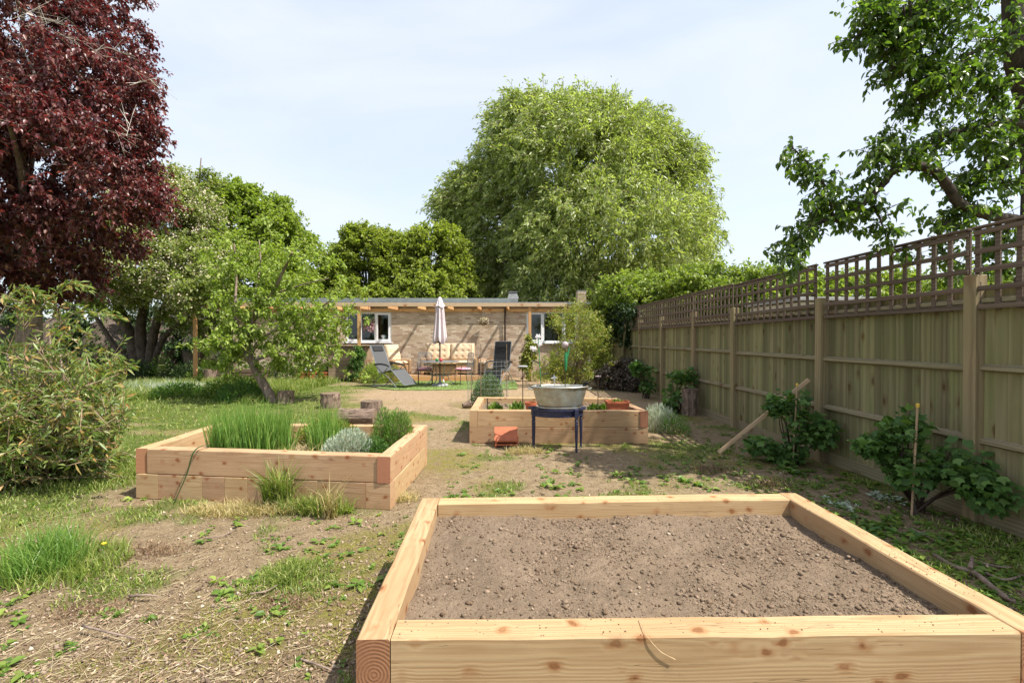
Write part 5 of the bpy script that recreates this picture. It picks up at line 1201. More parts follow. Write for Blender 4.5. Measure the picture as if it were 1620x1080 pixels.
# pots
t_ = T('terracotta_trough', 'rectangular terracotta pot on the right end of the middle bed', 'pot', (1.80, 7.30, .42))
def trough(bb, x, y, z, tp): 
    V = []
    for (sx, sy, zz) in [(x*tp, y*tp, 0), (x, y, z-.03), (x+.012, y+.012, z-.03), (x+.012, y+.012, z), (x-.008, y-.008, z), (x*.95*tp, y*.92*tp, .03)]:
        V += [(-sx, -sy, zz), (sx, -sy, zz), (sx, sy, zz), (-sx, sy, zz)]
    F = [(3, 2, 1, 0), (20, 21, 22, 23)]
    for i in range(5):
        for k in range(4): a, b_ = i*4+k, i*4+(k+1) % 4; F.append((a, b_, b_+4, a+4))
    bb.add(V, F)
bb = B(); trough(bb, .165, .105, .19, .86); bb.build('pot_body', M['terra'], t_)
mm = T('pot_seedlings', 'pale seedlings growing in the rectangular terracotta pot', 'plant', (1.80, 7.30, .55)); mound(mm, (1.8, 7.3, .53), .12, .07, .09, 220, .035, .02, L_['weed'], .8, seed=9)
bb = B(); bb.box((0, 0, 0), (.28, .17, .02)); bb.build('pot_soil', M['soil'], t_, loc=(0, 0, .15))
t_ = T('terracotta_pot', 'small round terracotta pot just left of the tin bath', 'pot', (.44, 7.28, .36)); bb = B()
bb.lathe([(.055, 0), (.062, .01), (.078, .19), (.092, .19), (.094, .235), (.084, .235), (.08, .19), (.06, .05), (0, .05)], 22, cap=False); bb.lathe([(0, 0.002), (.055, 0)], 22, cap=False); bb.build('pot_body', M['terra'], t_, smooth=False)
# stack of terracotta tiles on the ground
base = G(801, 708); tl_g = 'terracotta tiles stacked in front of the middle bed'
def tile(name, label, z, dx, dy, rz):
    t_ = T(name, label, 'tile', (base.x+dx, base.y+.1+dy, z), rz, tl_g); bb = B(); n_ = 1
    V = [(-.17, -.13, 0), (.17, -.13, 0), (.17, .13, .012), (-.17, .13, .012)]; bb.add(V+[(v[0], v[1], v[2]+.022) for v in V], [(3,2,1,0), (4,5,6,7), (0,1,5,4), (1,2,6,5), (2,3,7,6), (3,0,4,7)])
    bb.box((-.155, 0, -.013), (.022, .25, .03)); bb.box((.155, 0, -.013), (.022, .25, .03)); bb.build('tile_body', M['terra'], t_); return t_
tile('roof_tile', 'bottom terracotta tile of the small stack', .03, 0, .03, .02); tile('roof_tile', 'middle terracotta tile of the small stack', .085, .01, .02, -.03)
t3 = tile('roof_tile', 'tilted top terracotta tile leaning on the timber bed', .16, 0, .07, .0); t3.rotation_euler = (.62, 0, 0); t3.location = (base.x-.005, base.y+.12, .165)
# seedlings
k_ = 0
for (px, py, s_) in [(783, 640, .11), (818, 640, .12), (940, 641, .09), (958, 641, .10), (870,636,.07)]:
    p_ = at(px, py, 7.55); labs = ['leafy seedling next to the short dark rod', 'leafy seedling left of the round terracotta pot', 'small dark seedling right of the tin bath', 'rounded seedling beside the rectangular pot', 'tiny seedling hidden behind the tin bath']
    t_ = T('seedling', labs[k_], 'plant', (p_.x, 7.55, .40), group='seedlings in the middle bed'); mound(t_, (p_.x, 7.55, .40), s_, s_, s_*1.15, 170, .06, .035, L_['weed'], .5, seed=20+k_); k_ += 1

# wire cage plant behind the middle bed
base = G(772, 641); t_ = T('wire_plant_cage', 'tall wire mesh cylinder round a bushy plant behind the middle bed', 'cage', base)
R_ = .48; bb = B(); 
for k in range(22): a = 2*PI*k/22; bb.tube([(R_*math.cos(a), R_*math.sin(a), 0), (R_*math.cos(a), R_*math.sin(a), 1.05)], .0028, 4, cap=False)
for z in np.linspace(.03, 1.05, 11): bb.tube([(R_*math.cos(a), R_*math.sin(a), z) for a in np.linspace(0, 2*PI, 25)], .0028, 4, cap=False)
tag(bb.build('wire_mesh', M['wire'], t_), kind='stuff')
for a in (.4, 2.6, 4.4):
    bb = B(); bb.tube([(R_*math.cos(a), R_*math.sin(a), 0), (R_*math.cos(a), R_*math.sin(a), 1.45)], .008, 6); bb.build('cane', M['twig'], t_)
t_ = T('caged_bush', 'blue green bushy plant growing inside the wire cage', 'plant', base); mound(t_, tuple(base), .42, .42, .72, 4200, .05, .02, leafmat('blue green leaves', [(0, (.07, .13, .05)), (1, (.17, .25, .11))], .25), .6, seed=31)
p_ = G(738, 645); t_ = T('fallen_pot', 'small brown clay pot lying beside the wire cage', 'pot', (p_.x, p_.y, .07)); bb = B(); bb.lathe([(.05, -.09), (.075, .07), (.085, .07), (.085, .1), (.072, .1), (.045, -.07), (0, -.07)], 14, cap=False); o = bb.build('pot_body', M['log'], t_); t_.rotation_euler = (0, 1.4, .4)

# lavender by the right bed
t_ = T('lavender', 'grey green lavender bush beside the right end of the middle bed', 'herb', (2.72, 8.0, 0)); mound(t_, (2.72, 8.0, 0), .34, .36, .44, 2600, .07, .007, L_['silver'], 1.2, seed=33)
mound(t_, (2.85, 7.7, 0), .25, .3, .34, 1200, .06, .007, L_['currant'], 1.0, name='new_growth', seed=34)

# leaning plank, capped stakes, fallen branch
a, b_ = G(1137, 719), Vector((4.02, 6.05, 1.02)); t_ = T('leaning_plank', 'long raw plank propped diagonally against a fence post', 'plank', a); d = b_-a
bb = B(); bb.box((0, 0, 0), (d.length, .03, .048), b=.002); o = bb.build('plank', M['plank'], t_); o.location = d/2+Vector((0, 0, .03)); o.rotation_euler = d.to_track_quat('X', 'Z').to_euler()
for (x, y, h, lab) in [(3.66, 4.10, 1.0, 'wooden stake with yellow cap in the nearest currant bush'), (3.62, 5.75, 1.02, 'stake with yellow cap in the big currant bush behind the plank')]:
    t_ = T('capped_stake', lab, 'stake', (x, y, 0), group='yellow capped stakes'); bb = B(); bb.tube([(0, 0, 0), (.05, 0, h)], .009, 8); bb.build('stake', M['plank'], t_)
    bb = B(); bb.lathe([(.010, -.025), (.014, -.02), (.015, .008), (.008, .014)], 10, (.05, 0, h)); bb.build('cap', M['yellow'], t_)
t_ = T('fallen_branch', 'fallen grey forked branch on the ground right of the large bed', 'branch', G(1540, 920)); q = [G(1478, 884), G(1510, 905), G(1540, 912), G(1572, 938), G(1592, 952)]
def stick(pts, r0, r1, nm, par, z=.03): pts = smoothpts([Vector((p_.x, p_.y, z+random.uniform(-.008, .02))) for p_ in pts], 4); bb = B(); bb.tube(pts, [r0+(r1-r0)*i/(len(pts)-1) for i in range(len(pts))], 7); return bb.build(nm, M['barkgrey'], par, off=par.location, smooth=True)
stick(q, .012, .022, 'branch', t_); stick([G(1535, 912), G(1538, 900), G(1537, 892)], .014, .01, 'side_twig', t_, .05); stick([G(1585, 950), G(1600, 958), G(1606, 955)], .014, .006, 'side_twig', t_, .03); stick([G(1560, 915), G(1590, 925), G(1618, 914)], .006, .008, 'side_twig', t_, .02)
k_ = 0
for (x0, y0, x1, y1, r) in [(1555, 895, 1600, 905, .007), (1560, 912, 1585, 922, .01), (1440, 840, 1480, 862, .006), (385, 740, 430, 735, .006), (325, 858, 375, 838, .005), (205, 946, 250, 946, .008), (395, 948, 440, 930, .006), (130, 1000, 215, 1018, .007), (470, 1045, 530, 1070, .006), (60, 905, 180, 885, .007)]:
    t_ = T('twig', ['thin twig behind the fallen branch', 'short thick twig above the fallen branch', 'twig on dark soil below the nearest currant bush', 'pale twig in front of the left raised bed', 'thin pale twig on the bare earth left of centre', 'dark short stick on the bare earth near the grass tuft', 'curved twig below the fresh grass tuft', 'long brown twig lying in the lower left corner', 'twig lying in the shade of the large bed', 'long thin stick beside the tall grass clump'][k_], 'twig', G((x0+x1)/2, (y0+y1)/2)); k_ += 1
    stick([G(x0, y0), G((x0+x1)/2+4, (y0+y1)/2+3), G(x1, y1)], r, r*.5, 'twig_stem', t_, .02)

# ================================================================== PATIO FURNITURE
S_ = 1.08
def cushion(nm, mat, par, w, d, h, nu=3, nv=2, res=15, loc=(0, 0, 0), rot=(0, 0, 0), tuft=.35):
    """buttoned cushion, w x d, thickness h, tufted on top"""
    V = []; F = []; u = np.linspace(-1, 1, res); g2 = np.meshgrid(u, u)
    for sgn in (1, -1):
        for j in range(res):
            for i in range(res):
                a, b_ = u[i], u[j]; e = (1-abs(a)**5)**.35*(1-abs(b_)**5)**.35 if abs(a) < 1 and abs(b_) < 1 else 0
                t = 1
                if sgn > 0: t = 1-tuft*(abs(math.cos(a*PI*nu))**4*abs(math.cos(b_*PI*nv))**4)
                V.append((a*w/2, b_*d/2, sgn*h/2*e*t))
        k = (0 if sgn > 0 else res*res)
        for j in range(res-1):
            for i in range(res-1):
                q = (k+j*res+i, k+j*res+i+1, k+(j+1)*res+i+1, k+(j+1)*res+i); F.append(q if sgn > 0 else q[::-1])
    return mk(nm, V, F, mat, par, smooth=True, loc=loc, rot=rot)
def rbox(bb, c_, d, b=.02): bb.box(c_, d, b=b)
# sofa
sx = at(712, 560, 18.0).x
sf = T('rattan_sofa', 'two seat rattan sofa against the brick wall', 'sofa', (sx, 17.95, DZ)); w = 1.86
bb = B(); rbox(bb, (0, 0, .24), (w, .75, .30)); bb.build('seat_frame', M['cane'], sf)
bb = B(); rbox(bb, (0, .34, .60), (w, .10, .62)); bb.build('backrest', M['cane'], sf)
for s_ in (-1, 1): bb = B(); rbox(bb, (s_*(w/2+.07), 0, .33), (.14, .8, .62), .04); bb.build('arm', M['cane'], sf)
for s_ in (-1, 1):
    for y in (-.3, .3): bb = B(); bb.tube([(s_*.85, y, 0), (s_*.85, y, .1)], .025, 8); bb.build('leg', M['cane'], sf)
k_ = 0
for s_ in (-1, 1):
    c_ = T('seat_cushion', ['left seat cushion on the rattan sofa', 'right seat cushion on the rattan sofa'][k_], 'cushion', (sx+s_*.465, 17.90, DZ+.46), group='beige sofa cushions'); cushion('pad', M['cushion'], c_, .92, .70, .16, 0, 0, tuft=0)
    c_ = T('back_cushion', ['left buttoned back cushion of the rattan sofa', 'right buttoned back cushion of the rattan sofa'][k_], 'cushion', (sx+s_*.465, 18.14, DZ+.86), group='beige sofa cushions'); o = cushion('pad', M['cushion'], c_, .93, .66, .26, 2, 1.5, 33, rot=(R(78), 0, 0), tuft=.3); k_ += 1
def armchair(lab, x, y, rz):
    t_ = T('rattan_armchair', lab, 'armchair', (x, y, DZ), rz, 'rattan armchairs on the deck')
    bb = B(); rbox(bb, (0, 0, .22), (.62, .66, .30)); bb.build('seat_frame', M['cane'], t_)
    bb = B(); bb.box((0, .36, .66), (.70, .09, .72), rot=(-.22, 0, 0), b=.03); bb.build('backrest', M['cane'], t_)
    for s_ in (-1, 1): bb = B(); rbox(bb, (s_*.37, -.02, .30), (.13, .74, .56), .04); bb.build('arm', M['cane'], t_)
    for s_ in (-1, 1):
        for q in (-.28, .28): bb = B(); bb.tube([(s_*.3, q, 0), (s_*.3, q, .08)], .022, 8); bb.build('leg', M['cane'], t_)
    return t_
a1 = armchair('rattan armchair with a fat cushion left of the sofa, turned towards the table', at(622, 580, 17.75).x+.1, 17.85, R(50))
a2 = armchair('dark backed rattan armchair right of the sofa, behind the black recliner', at(778, 580, 17.8).x-.05, 17.85, R(-60))
for (t_, lab) in [(a1, 'left'), (a2, 'right')]:
    Mx = Matrix.Translation(t_.location)@Matrix.Rotation(t_.rotation_euler.z, 4, 'Z')
    p1 = Mx@Vector((0, -.02, .45)); c_ = T('seat_cushion', 'beige seat cushion in the %s rattan armchair' % lab, 'cushion', p1, t_.rotation_euler.z, 'armchair cushions'); cushion('pad', M['cushion'], c_, .62, .66, .16, 0, 0, tuft=0)
    p1 = Mx@Vector((0, .24, .82)); c_ = T('back_cushion', 'thick buttoned back cushion in the %s rattan armchair' % lab, 'cushion', p1, t_.rotation_euler.z, 'armchair cushions'); cushion('pad', M['cushion'], c_, .62, .66, .24, 2, 1.5, 33, rot=(R(72), 0, 0), tuft=.3)
# lattice coffee table
t_ = T('rattan_coffee_table', 'low rattan coffee table with open diamond lattice sides in front of the sofa', 'table', (at(703, 585, 17.5).x, 17.52, DZ)); w, d_, h = 1.0, .24, .44
bb = B(); rbox(bb, (0, 0, h), (w, .34, .05)); bb.build('tabletop', M['cane'], t_)
for s_ in (-1, 1):
    for q in (-.12, .12): bb = B(); rbox(bb, (s_*(w/2-.03), q, h/2-.01), (.045, .045, h-.03), .008); bb.build('leg', M['cane'], t_)
bb = B(); nn_ = 9
for k in range(-5, nn_+1):
    for s_ in (1, -1):
        x0 = -w/2+k*.115; pts = [(x0, -.13, .04), (x0+.36, -.13, .40)] if s_ > 0 else [(x0+.36, -.13, .04), (x0, -.13, .40)]
        (xa, _, za), (xb_, _, zb_) = pts; 
        def clipx(xa, za, xb_, zb_, L): 
            if xa < -L: za += (-L-xa)*(zb_-za)/(xb_-xa); xa = -L
            if xb_ > L: zb_ = za+(L-xa)*(zb_-za)/(xb_-xa); xb_ = L
            return xa, za, xb_, zb_
        if xa > xb_: xa, za, xb_, zb_ = xb_, zb_, xa, za
        if xb_ <= -w/2 or xa >= w/2: continue
        xa, za, xb_, zb_ = clipx(xa, za, xb_, zb_, w/2-.04)
        if xb_-xa < .03: continue
        bb.tube([(xa, -.13, za), (xb_, -.13, zb_)], .011, 5)
tag(bb.build('lattice', M['cane'], t_), kind='stuff')

# garden table, parasol, chairs
tx, ty = at(696, 600, 15.3).x, 15.3
t_ = T('garden_table', 'round grey metal garden table with curved legs on the green mat', 'table', (tx, ty, .03)); h = .80
bb = B(); bb.lathe([(.0, h-.02), (.60, h-.022), (.63, h-.01), (.635, h), (.62, h+.008), (.59, h+.004), (0, h+.004)], 40, cap=False); bb.build('tabletop', M['greymetal'], t_, smooth=False)
for k in range(4):
    a = k*PI/2+.5; c_, s_ = math.cos(a), math.sin(a); bb = B(); bb.tube(smoothpts([(c_*.42, s_*.42, h-.02), (c_*.40, s_*.40, .55), (c_*.28, s_*.28, .35), (c_*.34, s_*.34, .16), (c_*.56, s_*.56, 0)], 4), .014, 7); bb.build('leg', M['greymetal'], t_)
bb = B(); bb.tube([(.29*math.cos(a), .29*math.sin(a), .35) for a in np.linspace(0, 2*PI, 25)], .01, 6); bb.build('ring', M['greymetal'], t_)
pz = T('closed_parasol', 'tall closed pale pink grey parasol standing through the garden table', 'parasol', (tx, ty, .03))
bb = B(); bb.lathe([(.27, 0), (.28, .02), (.25, .06), (.10, .09), (.04, .12), (.035, .30), (.0, .30)], 24); bb.build('base', M['stone'], pz)
bb = B(); bb.tube([(0, 0, .1), (0, 0, 2.86)], .021, 10); bb.build('pole', M['darkmetal'], pz)
def folds(prof, nf, amp, n_=96, tw=.0, hem=0):
    V = []; F = []
    for i, (r, z) in enumerate(prof):
        for k in range(n_):
            a = 2*PI*k/n_+tw*i; f_ = .5+.5*math.cos(nf*a+.6*math.sin(a*2)); rr = r*(1-amp*(1-f_)**1.3*(min(1, i/2)))
            V.append((rr*math.cos(a), rr*math.sin(a), z+(hem*.06*math.sin(a*3+1) if i == len(prof)-1 else 0)))
    for i in range(len(prof)-1):
        for k in range(n_): a, b_ = i*n_+k, i*n_+(k+1) % n_; F.append((a, a+n_, b_+n_, b_))
    return V, F
V, F = folds([(.05, 2.72), (.12, 2.62), (.15, 2.4), (.165, 2.2), (.19, 1.95), (.215, 1.75), (.235, 1.6), (.24, 1.47), (.22, 1.42)], 8, .5, hem=1, tw=.04); mk('canopy', V, F, M['parasol'], pz, smooth=True)
V, F = folds([(.015, 2.90), (.05, 2.87), (.085, 2.78), (.13, 2.66), (.175, 2.57)], 8, .3, hem=.6); mk('top_vent', M and V, F, M['parasol'], pz, smooth=True)
bb = B(); bb.tube([(0, 0, 1.50), (0, 0, 1.36)], .035, 8); 
for k in range(8): a = k*PI/4; bb.tube([(.05*math.cos(a), .05*math.sin(a), 1.5), (.09*math.cos(a), .09*math.sin(a), 1.40)], .012, 5)
bb.build('rib_ends', M['darkmetal'], pz)
t_ = T('green_ball_candle', 'small green ball on the garden table', 'candle', (tx-.06, ty-.28, .03+h+.058)); bb = B(); sph(bb, (0, 0, 0), .052, 14); bb.lathe([(.03, -.055), (.035, -.045)], 10); bb.build('candle_body', M['leafgreen'], t_, smooth=True)
t_ = T('red_ball_candle', 'small red ball on the garden table', 'candle', (tx+.07, ty-.28, .03+h+.062)); bb = B(); sph(bb, (0, 0, 0), .056, 14); bb.lathe([(.03, -.06), (.035, -.048)], 10); bb.build('candle_body', plain('red wax', (.6, .05, .06), .3, spec=.6), t_, smooth=True)
def gchair(lab):
    t_ = T('metal_chair', lab, 'chair', group='metal chairs at the garden table'); m_ = M['darkmetal']
    for s_ in (-1, 1):
        bb = B(); bb.tube(smoothpts([(s_*.23, -.20, 0), (s_*.23, -.21, .25), (s_*.23, -.20, .47)], 3), .011, 6); bb.build('leg', m_, t_)
        bb = B(); bb.tube(smoothpts([(s_*.23, .24, 0), (s_*.23, .20, .30), (s_*.23, .21, .48)], 3), .011, 6); bb.build('leg', m_, t_)
        bb = B(); bb.tube(smoothpts([(s_*.25, .22, .72), (s_*.27, .05, .72), (s_*.27, -.15, .70), (s_*.25, -.2, .48)], 3), .010, 6); bb.build('armrest', m_, t_)
    bb = B(); bb.tube(smoothpts([(-.23, .20, .45), (-.23, .24, .75), (-.21, .28, 1.02), (-.17, .285, 1.06), (.17, .285, 1.06), (.21, .28, 1.02), (.23, .24, .75), (.23, .20, .45)], 3), .012, 6); bb.build('back_frame', M['greymetal'], t_)
    bb = B(); bb.box((0, 0, .475), (.47, .43, .018), b=.004); bb.build('seat', m_, t_)
    bb = B()
    for k in range(13): x_ = -.19+k*.0317; bb.tube([(x_, .215, .5), (x_, .282, 1.05)], .0035, 4)
    for k in range(16): z_ = .52+k*.034; bb.tube([(-.215, .20+(z_-.45)*.135, z_), (.215, .20+(z_-.45)*.135, z_)], .0035, 4)
    tag(bb.build('back_mesh', M['greymetal'], t_), kind='stuff'); return t_
g1 = gchair('metal chair with pink cushion left of the garden table'); g1.location = (at(672, 600, 15.65).x, 15.75, .03); g1.rotation_euler = (0, 0, R(12))
g2 = copy_tree(g1); g2['label'] = 'metal chair with pink cushion right of the garden table'; g2.location = (at(733, 600, 15.6).x, 15.65, .03); g2.rotation_euler = (0, 0, R(-62))
for g_, lab in ((g1, 'left'), (g2, 'right')):
    c_ = T('patterned_cushion', 'pink and white cushion on the %s metal chair' % lab, 'cushion', g_.location+Vector((0, 0, .53)), g_.rotation_euler.z); cushion('pad', M['pink'], c_, .44, .42, .085, 1, 1, 13, tuft=.3)
    bb = B(); bb.tube([(.18, .19, -.02), (.2, .22, -.14)], .012, 4); bb.build('tie', M['pink'], c_)
# recliners
def recliner(lab, x, y, rz, metal, sling, back=62, seatang=12, legang=-32):
    t_ = T('reclining_chair', lab, 'recliner', (x, y, .02), rz, 'folding recliner chairs'); w = .52
    # side profile in the y(-front)/z plane ; back goes up behind
    hip = Vector((0, .16, .40)); knee = hip+Vector((0, -.46*math.cos(R(seatang)), .46*math.sin(R(seatang)))); top = hip+Vector((0, .86*math.cos(R(back)), .86*math.sin(R(back)))); foot = knee+Vector((0, -.62*math.cos(R(legang)), .62*math.sin(R(legang))))
    def panel(a, b_, nm, m_=sling, ww=w):
        d = b_-a; nrm = Vector((0, -d.z, d.y)).normalized()*.006; V = []
        for s_ in (-1, 1):
            for q in (a, b_):
                for e in (-1, 1): V.append(q+Vector((s_*ww/2, 0, 0))+nrm*e)
        mk(nm, V, [(0, 4, 6, 2), (1, 3, 7, 5), (0, 1, 5, 4), (2, 6, 7, 3), (0, 2, 3, 1), (4, 5, 7, 6)], m_, t_)
    panel(hip+Vector((0, .0, .03)), top, 'backrest'); panel(hip, knee, 'seat'); panel(knee+(foot-knee)*.05, foot, 'footrest')
    dback = (top-hip).normalized(); panel(top-dback*.02+Vector((0,-.03,0)), top-dback*.17+Vector((0,-.03,0)), 'headrest', M['slingblack'], .40)
    for s_ in (-1, 1):
        X = Vector((s_*(w/2+.012), 0, 0))
        for a, b_, nm in [(hip, top, 'back_rail'), (hip, knee, 'seat_rail'), (knee, foot, 'footrest_rail')]: bb = B(); bb.tube([a+X, b_+X], .012, 6); bb.build(nm, metal, t_)
        o2 = Vector((s_*(w/2+.045), 0, 0))
        bb = B(); bb.tube(smoothpts([Vector((0, .42, 0))+o2, Vector((0, .20, .22))+o2, Vector((0, -.18, .56))+o2], 3), .013, 6); bb.build('leg', metal, t_)
        bb = B(); bb.tube(smoothpts([Vector((0, -.52, 0))+o2, Vector((0, -.25, .26))+o2, Vector((0, .26, .60))+o2], 3), .013, 6); bb.build('leg', metal, t_)
        bb = B(); bb.tube(smoothpts([Vector((0, -.52, .01))+o2, Vector((0, -.40, .07))+o2, Vector((0, .30, .07))+o2, Vector((0, .42, .01))+o2], 3), .010, 6); bb.build('stretcher', metal, t_)
        bb = B(); q = smoothpts([Vector((0, .30, .64))+o2, Vector((0, .10, .665))+o2, Vector((0, -.12, .645))+o2, Vector((0, -.24, .60))+o2], 4); bb.tube(q, [.02]+[.026]*(len(q)-2)+[.018], 8); bb.build('armrest', M['slingblack'], t_)
    bb = B()
    for q in (top, foot): bb.tube([q-Vector((w/2+.012, 0, 0)), q+Vector((w/2+.012, 0, 0))], .012, 6)
    for (y_, z_) in ((.42, .0), (-.52, .0)): bb.tube([(-w/2-.045, y_, z_+.013), (w/2+.045, y_, z_+.013)], .011, 6)
    bb.build('crossbars', metal, t_); return t_
r1 = recliner('grey zero gravity recliner tilted back at the left of the table', at(616, 605, 15.0).x-.02, 15.15, R(62), M['greymetal'], M['sling'], back=66, seatang=14, legang=-42); r1.scale = (1.12,)*3
r2 = recliner('black folding recliner standing upright right of the table', at(793, 605, 15.6).x-.1, 15.9, R(-28), M['greymetal'], M['slingblack'], back=80, seatang=8, legang=-75); r2.scale = (1.16,)*3

# storage box
t_ = T('garden_storage_box', 'brown timber storage box with lid under the left window', 'box', (at(556, 570, 17.9).x-.08, 17.95, 0)); w, h, d_ = 1.36, 1.22, .7
nb = 9; bproto2 = None; M['boxwood'] = wood('brown box board', (.30, .22, .145), (.2, .14, .09), ring=30)
bb = B(); bb.box((0, 0, 0), (w, .02, h/nb-.006), b=.003)
for k in range(nb):
    if bproto2 is None: bproto2 = bb.build('board', M['boxwood'], t_); o = bproto2
    else: o = inst(bproto2)
    o.location = (0, -d_/2, .05+(k+.5)*h/nb)
bb = B(); bb.box((0, 0, 0), (.02, d_-.02, h), b=.003); o = bb.build('side_panel', M['boxwood'], t_, loc=(w/2, 0, .05+h/2)); inst(o, loc=(-w/2, 0, .05+h/2)); bb = B(); bb.box((0, d_/2, .05+h/2), (w, .02, h)); bb.build('back_panel', M['boxwood'], t_)
bb = B(); bb.box((.03, -.01, h+.075), (w+.16, d_+.08, .035), b=.006); bb.build('lid', M['fascia'], t_)
bb = B(); bb.box((w/2+.13, .05, .6), (.22, d_-.25, 1.2), b=.006); bb.build('end_cupboard', M['fascia'], t_)
# climbers on posts
for (x, lab, sd, hh) in [(-5.24, 'dark green climber winding up the middle pergola post', 91, 1.15), (1.0, 'leggy climber winding up the right pergola post', 92, 1.5)]:
    t_ = T('climber', lab, 'climber', (x, 17.15, 0), group='climbers on the pergola posts')
    crown(t_, t_.location, [(x-.12, 17.1, hh*.4, .22, .2, hh*.4), (x, 17.1, hh*.75, .2, .2, hh*.4)], 90, 35, .11, .07, .045, L_['currant'] if sd == 91 else L_['olive'], sd, gap=.25, shell=.1, name='foliage', bark=M['twig'])
    mound(t_, (x+.18, 17.0, 0), .35, .2, .45, 420, .06, .03, L_['olive'], .8, name='low_growth', seed=sd)
t_ = T('box_bush', 'bright green round bush behind the grey recliner', 'bush', (at(588, 600, 16.4).x, 16.6, 0)); mound(t_, (t_.location.x, 16.6, 0), .42, .35, .78, 2400, .06, .028, L_['apple'], .7, seed=41)
mound(t_, (t_.location.x+.6, 16.9, 0), .40, .3, .68, 1500, .06, .022, L_['olive'], 1.0, name='side_growth', seed=42)
# hanging baskets
def basket(lab, x, y, z, ztop, sd, mat, fl=None, rr=.24):
    t_ = T('hanging_basket', lab, 'hanging basket', (x, y, z)); bb = B(); bb.lathe([(.03, -.16), (.12, -.12), (.17, -.05), (.18, 0)], 16); bb.build('basket_bowl', M['log'], t_)
    bb = B()
    for k in range(3): a = k*2*PI/3; bb.tube([(.17*math.cos(a), .17*math.sin(a), 0), (0, 0, min(.38, ztop-z))], .004, 4)
    bb.tube([(0, 0, min(.38, ztop-z)), (0, 0, ztop-z)], .004, 4); bb.build('hanging_chain', M['wire'], t_)
    rs = np.random.RandomState(sd); n_ = 900; P = np.array([x, y, z])+unit(rs.normal(size=(n_, 3)))*[rr, rr, .18]*(.4+.6*rs.rand(n_, 1)); V, F = leaves(P, rs.normal(size=P.shape), rs.normal(size=P.shape), .05, .035, .2); tag(mk('foliage', V, F, mat, t_, off=t_.location), kind='stuff')
    if fl:
        rr = .17; P = np.concatenate([np.array([x, y, z])+np.stack([rr*math.cos(a)*(1+.1*rs.normal(size=26)), rr*.8*math.sin(a)+.02*rs.normal(size=26), -np.linspace(0, .30+.2*rs.rand(), 26)], 1)+rs.normal(size=(26, 3))*.02 for a in np.linspace(0, 2*PI, 15)])
        V, F = leaves(P, rs.normal(size=P.shape), rs.normal(size=P.shape), .055, .05, .2); tag(mk('trailing_flowers', V, F, fl, t_, off=t_.location), kind='stuff')
p_ = at(583, 505, 17.2); basket('hanging basket of trailing pink white flowers before the left window', p_.x, 17.2, p_.z, bmz-.06, 51, L_['dark'], randmat('pink petals', [(0, (.30, .14, .15)), (.5, (.5, .32, .33)), (1, (.2, .08, .08))], .6))
p_ = at(765.5, 508, 18.3); basket('round hanging basket of pale dried flowers on the brick wall', p_.x, 18.3, p_.z, 2.74, 52, randmat('dried pale flowers', [(0, (.2, .2, .08)), (.5, (.5, .4, .25)), (1, (.75, .68, .5))], .8), None, .19)
# terracotta pots by the left wall
for k, (px, lab) in enumerate([(478, 'terracotta pot under the tree, leftmost by the brick wall'), (493, 'second terracotta pot by the brick wall, with pale flowers'), (512, 'terracotta pot nearest the timber box')]):
    p_ = at(px, 590, 17.7); t_ = T('patio_pot', lab, 'pot', (p_.x, 17.7, 0), group='terracotta pots by the wall'); bb = B(); bb.lathe([(.12, 0), (.17, .26), (.19, .26), (.19, .32), (.16, .32), (.15, .25), (0, .24)], 20, cap=False); bb.build('pot_body', M['terra'], t_)
    mound(t_, (p_.x, 17.7, .28), .2, .2, .3, 260, .06, .03, L_['weed'], .7, name='potted_plant', seed=60+k)
    if k == 1: mound(t_, (p_.x, 17.65, .42), .2, .2, .25, 70, .06, .055, M['flower'], .2, name='flowers', seed=66, stems=False)

# ================================================================== GROUND COVER
np.random.seed(77)
beds = [[(-.535, 1.71), (2.065, 1.70), (2.085, 3.27), (-.555, 3.22)], [(-3.65, 4.72), (-1.04, 4.345), (-.955, 5.93), (-3.68, 6.1)], [(-.50, 7.08), (2.19, 6.98), (2.10, 8.5), (-.46, 8.72)]]
def free(q):
    ok = np.ones(len(q), bool)
    for b_ in beds: ok &= ~inpoly(q[:, 0], q[:, 1], b_)
    ok &= ~((q[:, 1] > 14.1) & (q[:, 0] > -4.3) & (q[:, 0] < .8)); ok &= (q[:, 0] < 4.05) | (q[:, 1] > 60); return ok
def scat(n_, y0, y1, pw=1.0, x0=-1.15, x1=1.15):     # more per area close by, as far as single pieces can be seen
    u = np.random.rand(n_); Y = (y0**-pw+(y1**-pw-y0**-pw)*u)**(-1/pw); X = Y*(x0+(x1-x0)*np.random.rand(n_)); q = np.stack([X, Y], 1); return q[free(q)]
# lawn and grass tufts
q = scat(230000, 1.2, 17.5, .6); g_ = dens_grass(q[:, 0], q[:, 1])*(.25+1.1*fbm(q[:, 0]*5, q[:, 1]*5, 2)**1.5*1.4); q = q[(np.random.rand(len(q)) < g_) & (q[:, 1] > 2.0)]
hh = .05+.10*ss(-5, -9, q[:, 0])*np.random.rand(len(q))+.16*ss(.55, .8, fbm(q[:, 0]*.9+5, q[:, 1]*.9, 3))*(q[:, 1] > 9)*(q[:, 0] < -4); V, F = grassblades(q, hh, .0035+.0011*q[:, 1], .9, curv=.5)
o = mk('grass', V, F, L_['grass']); tag(o, 'short bright green grass spreading over the left side of the plot', 'grass', kind='stuff')
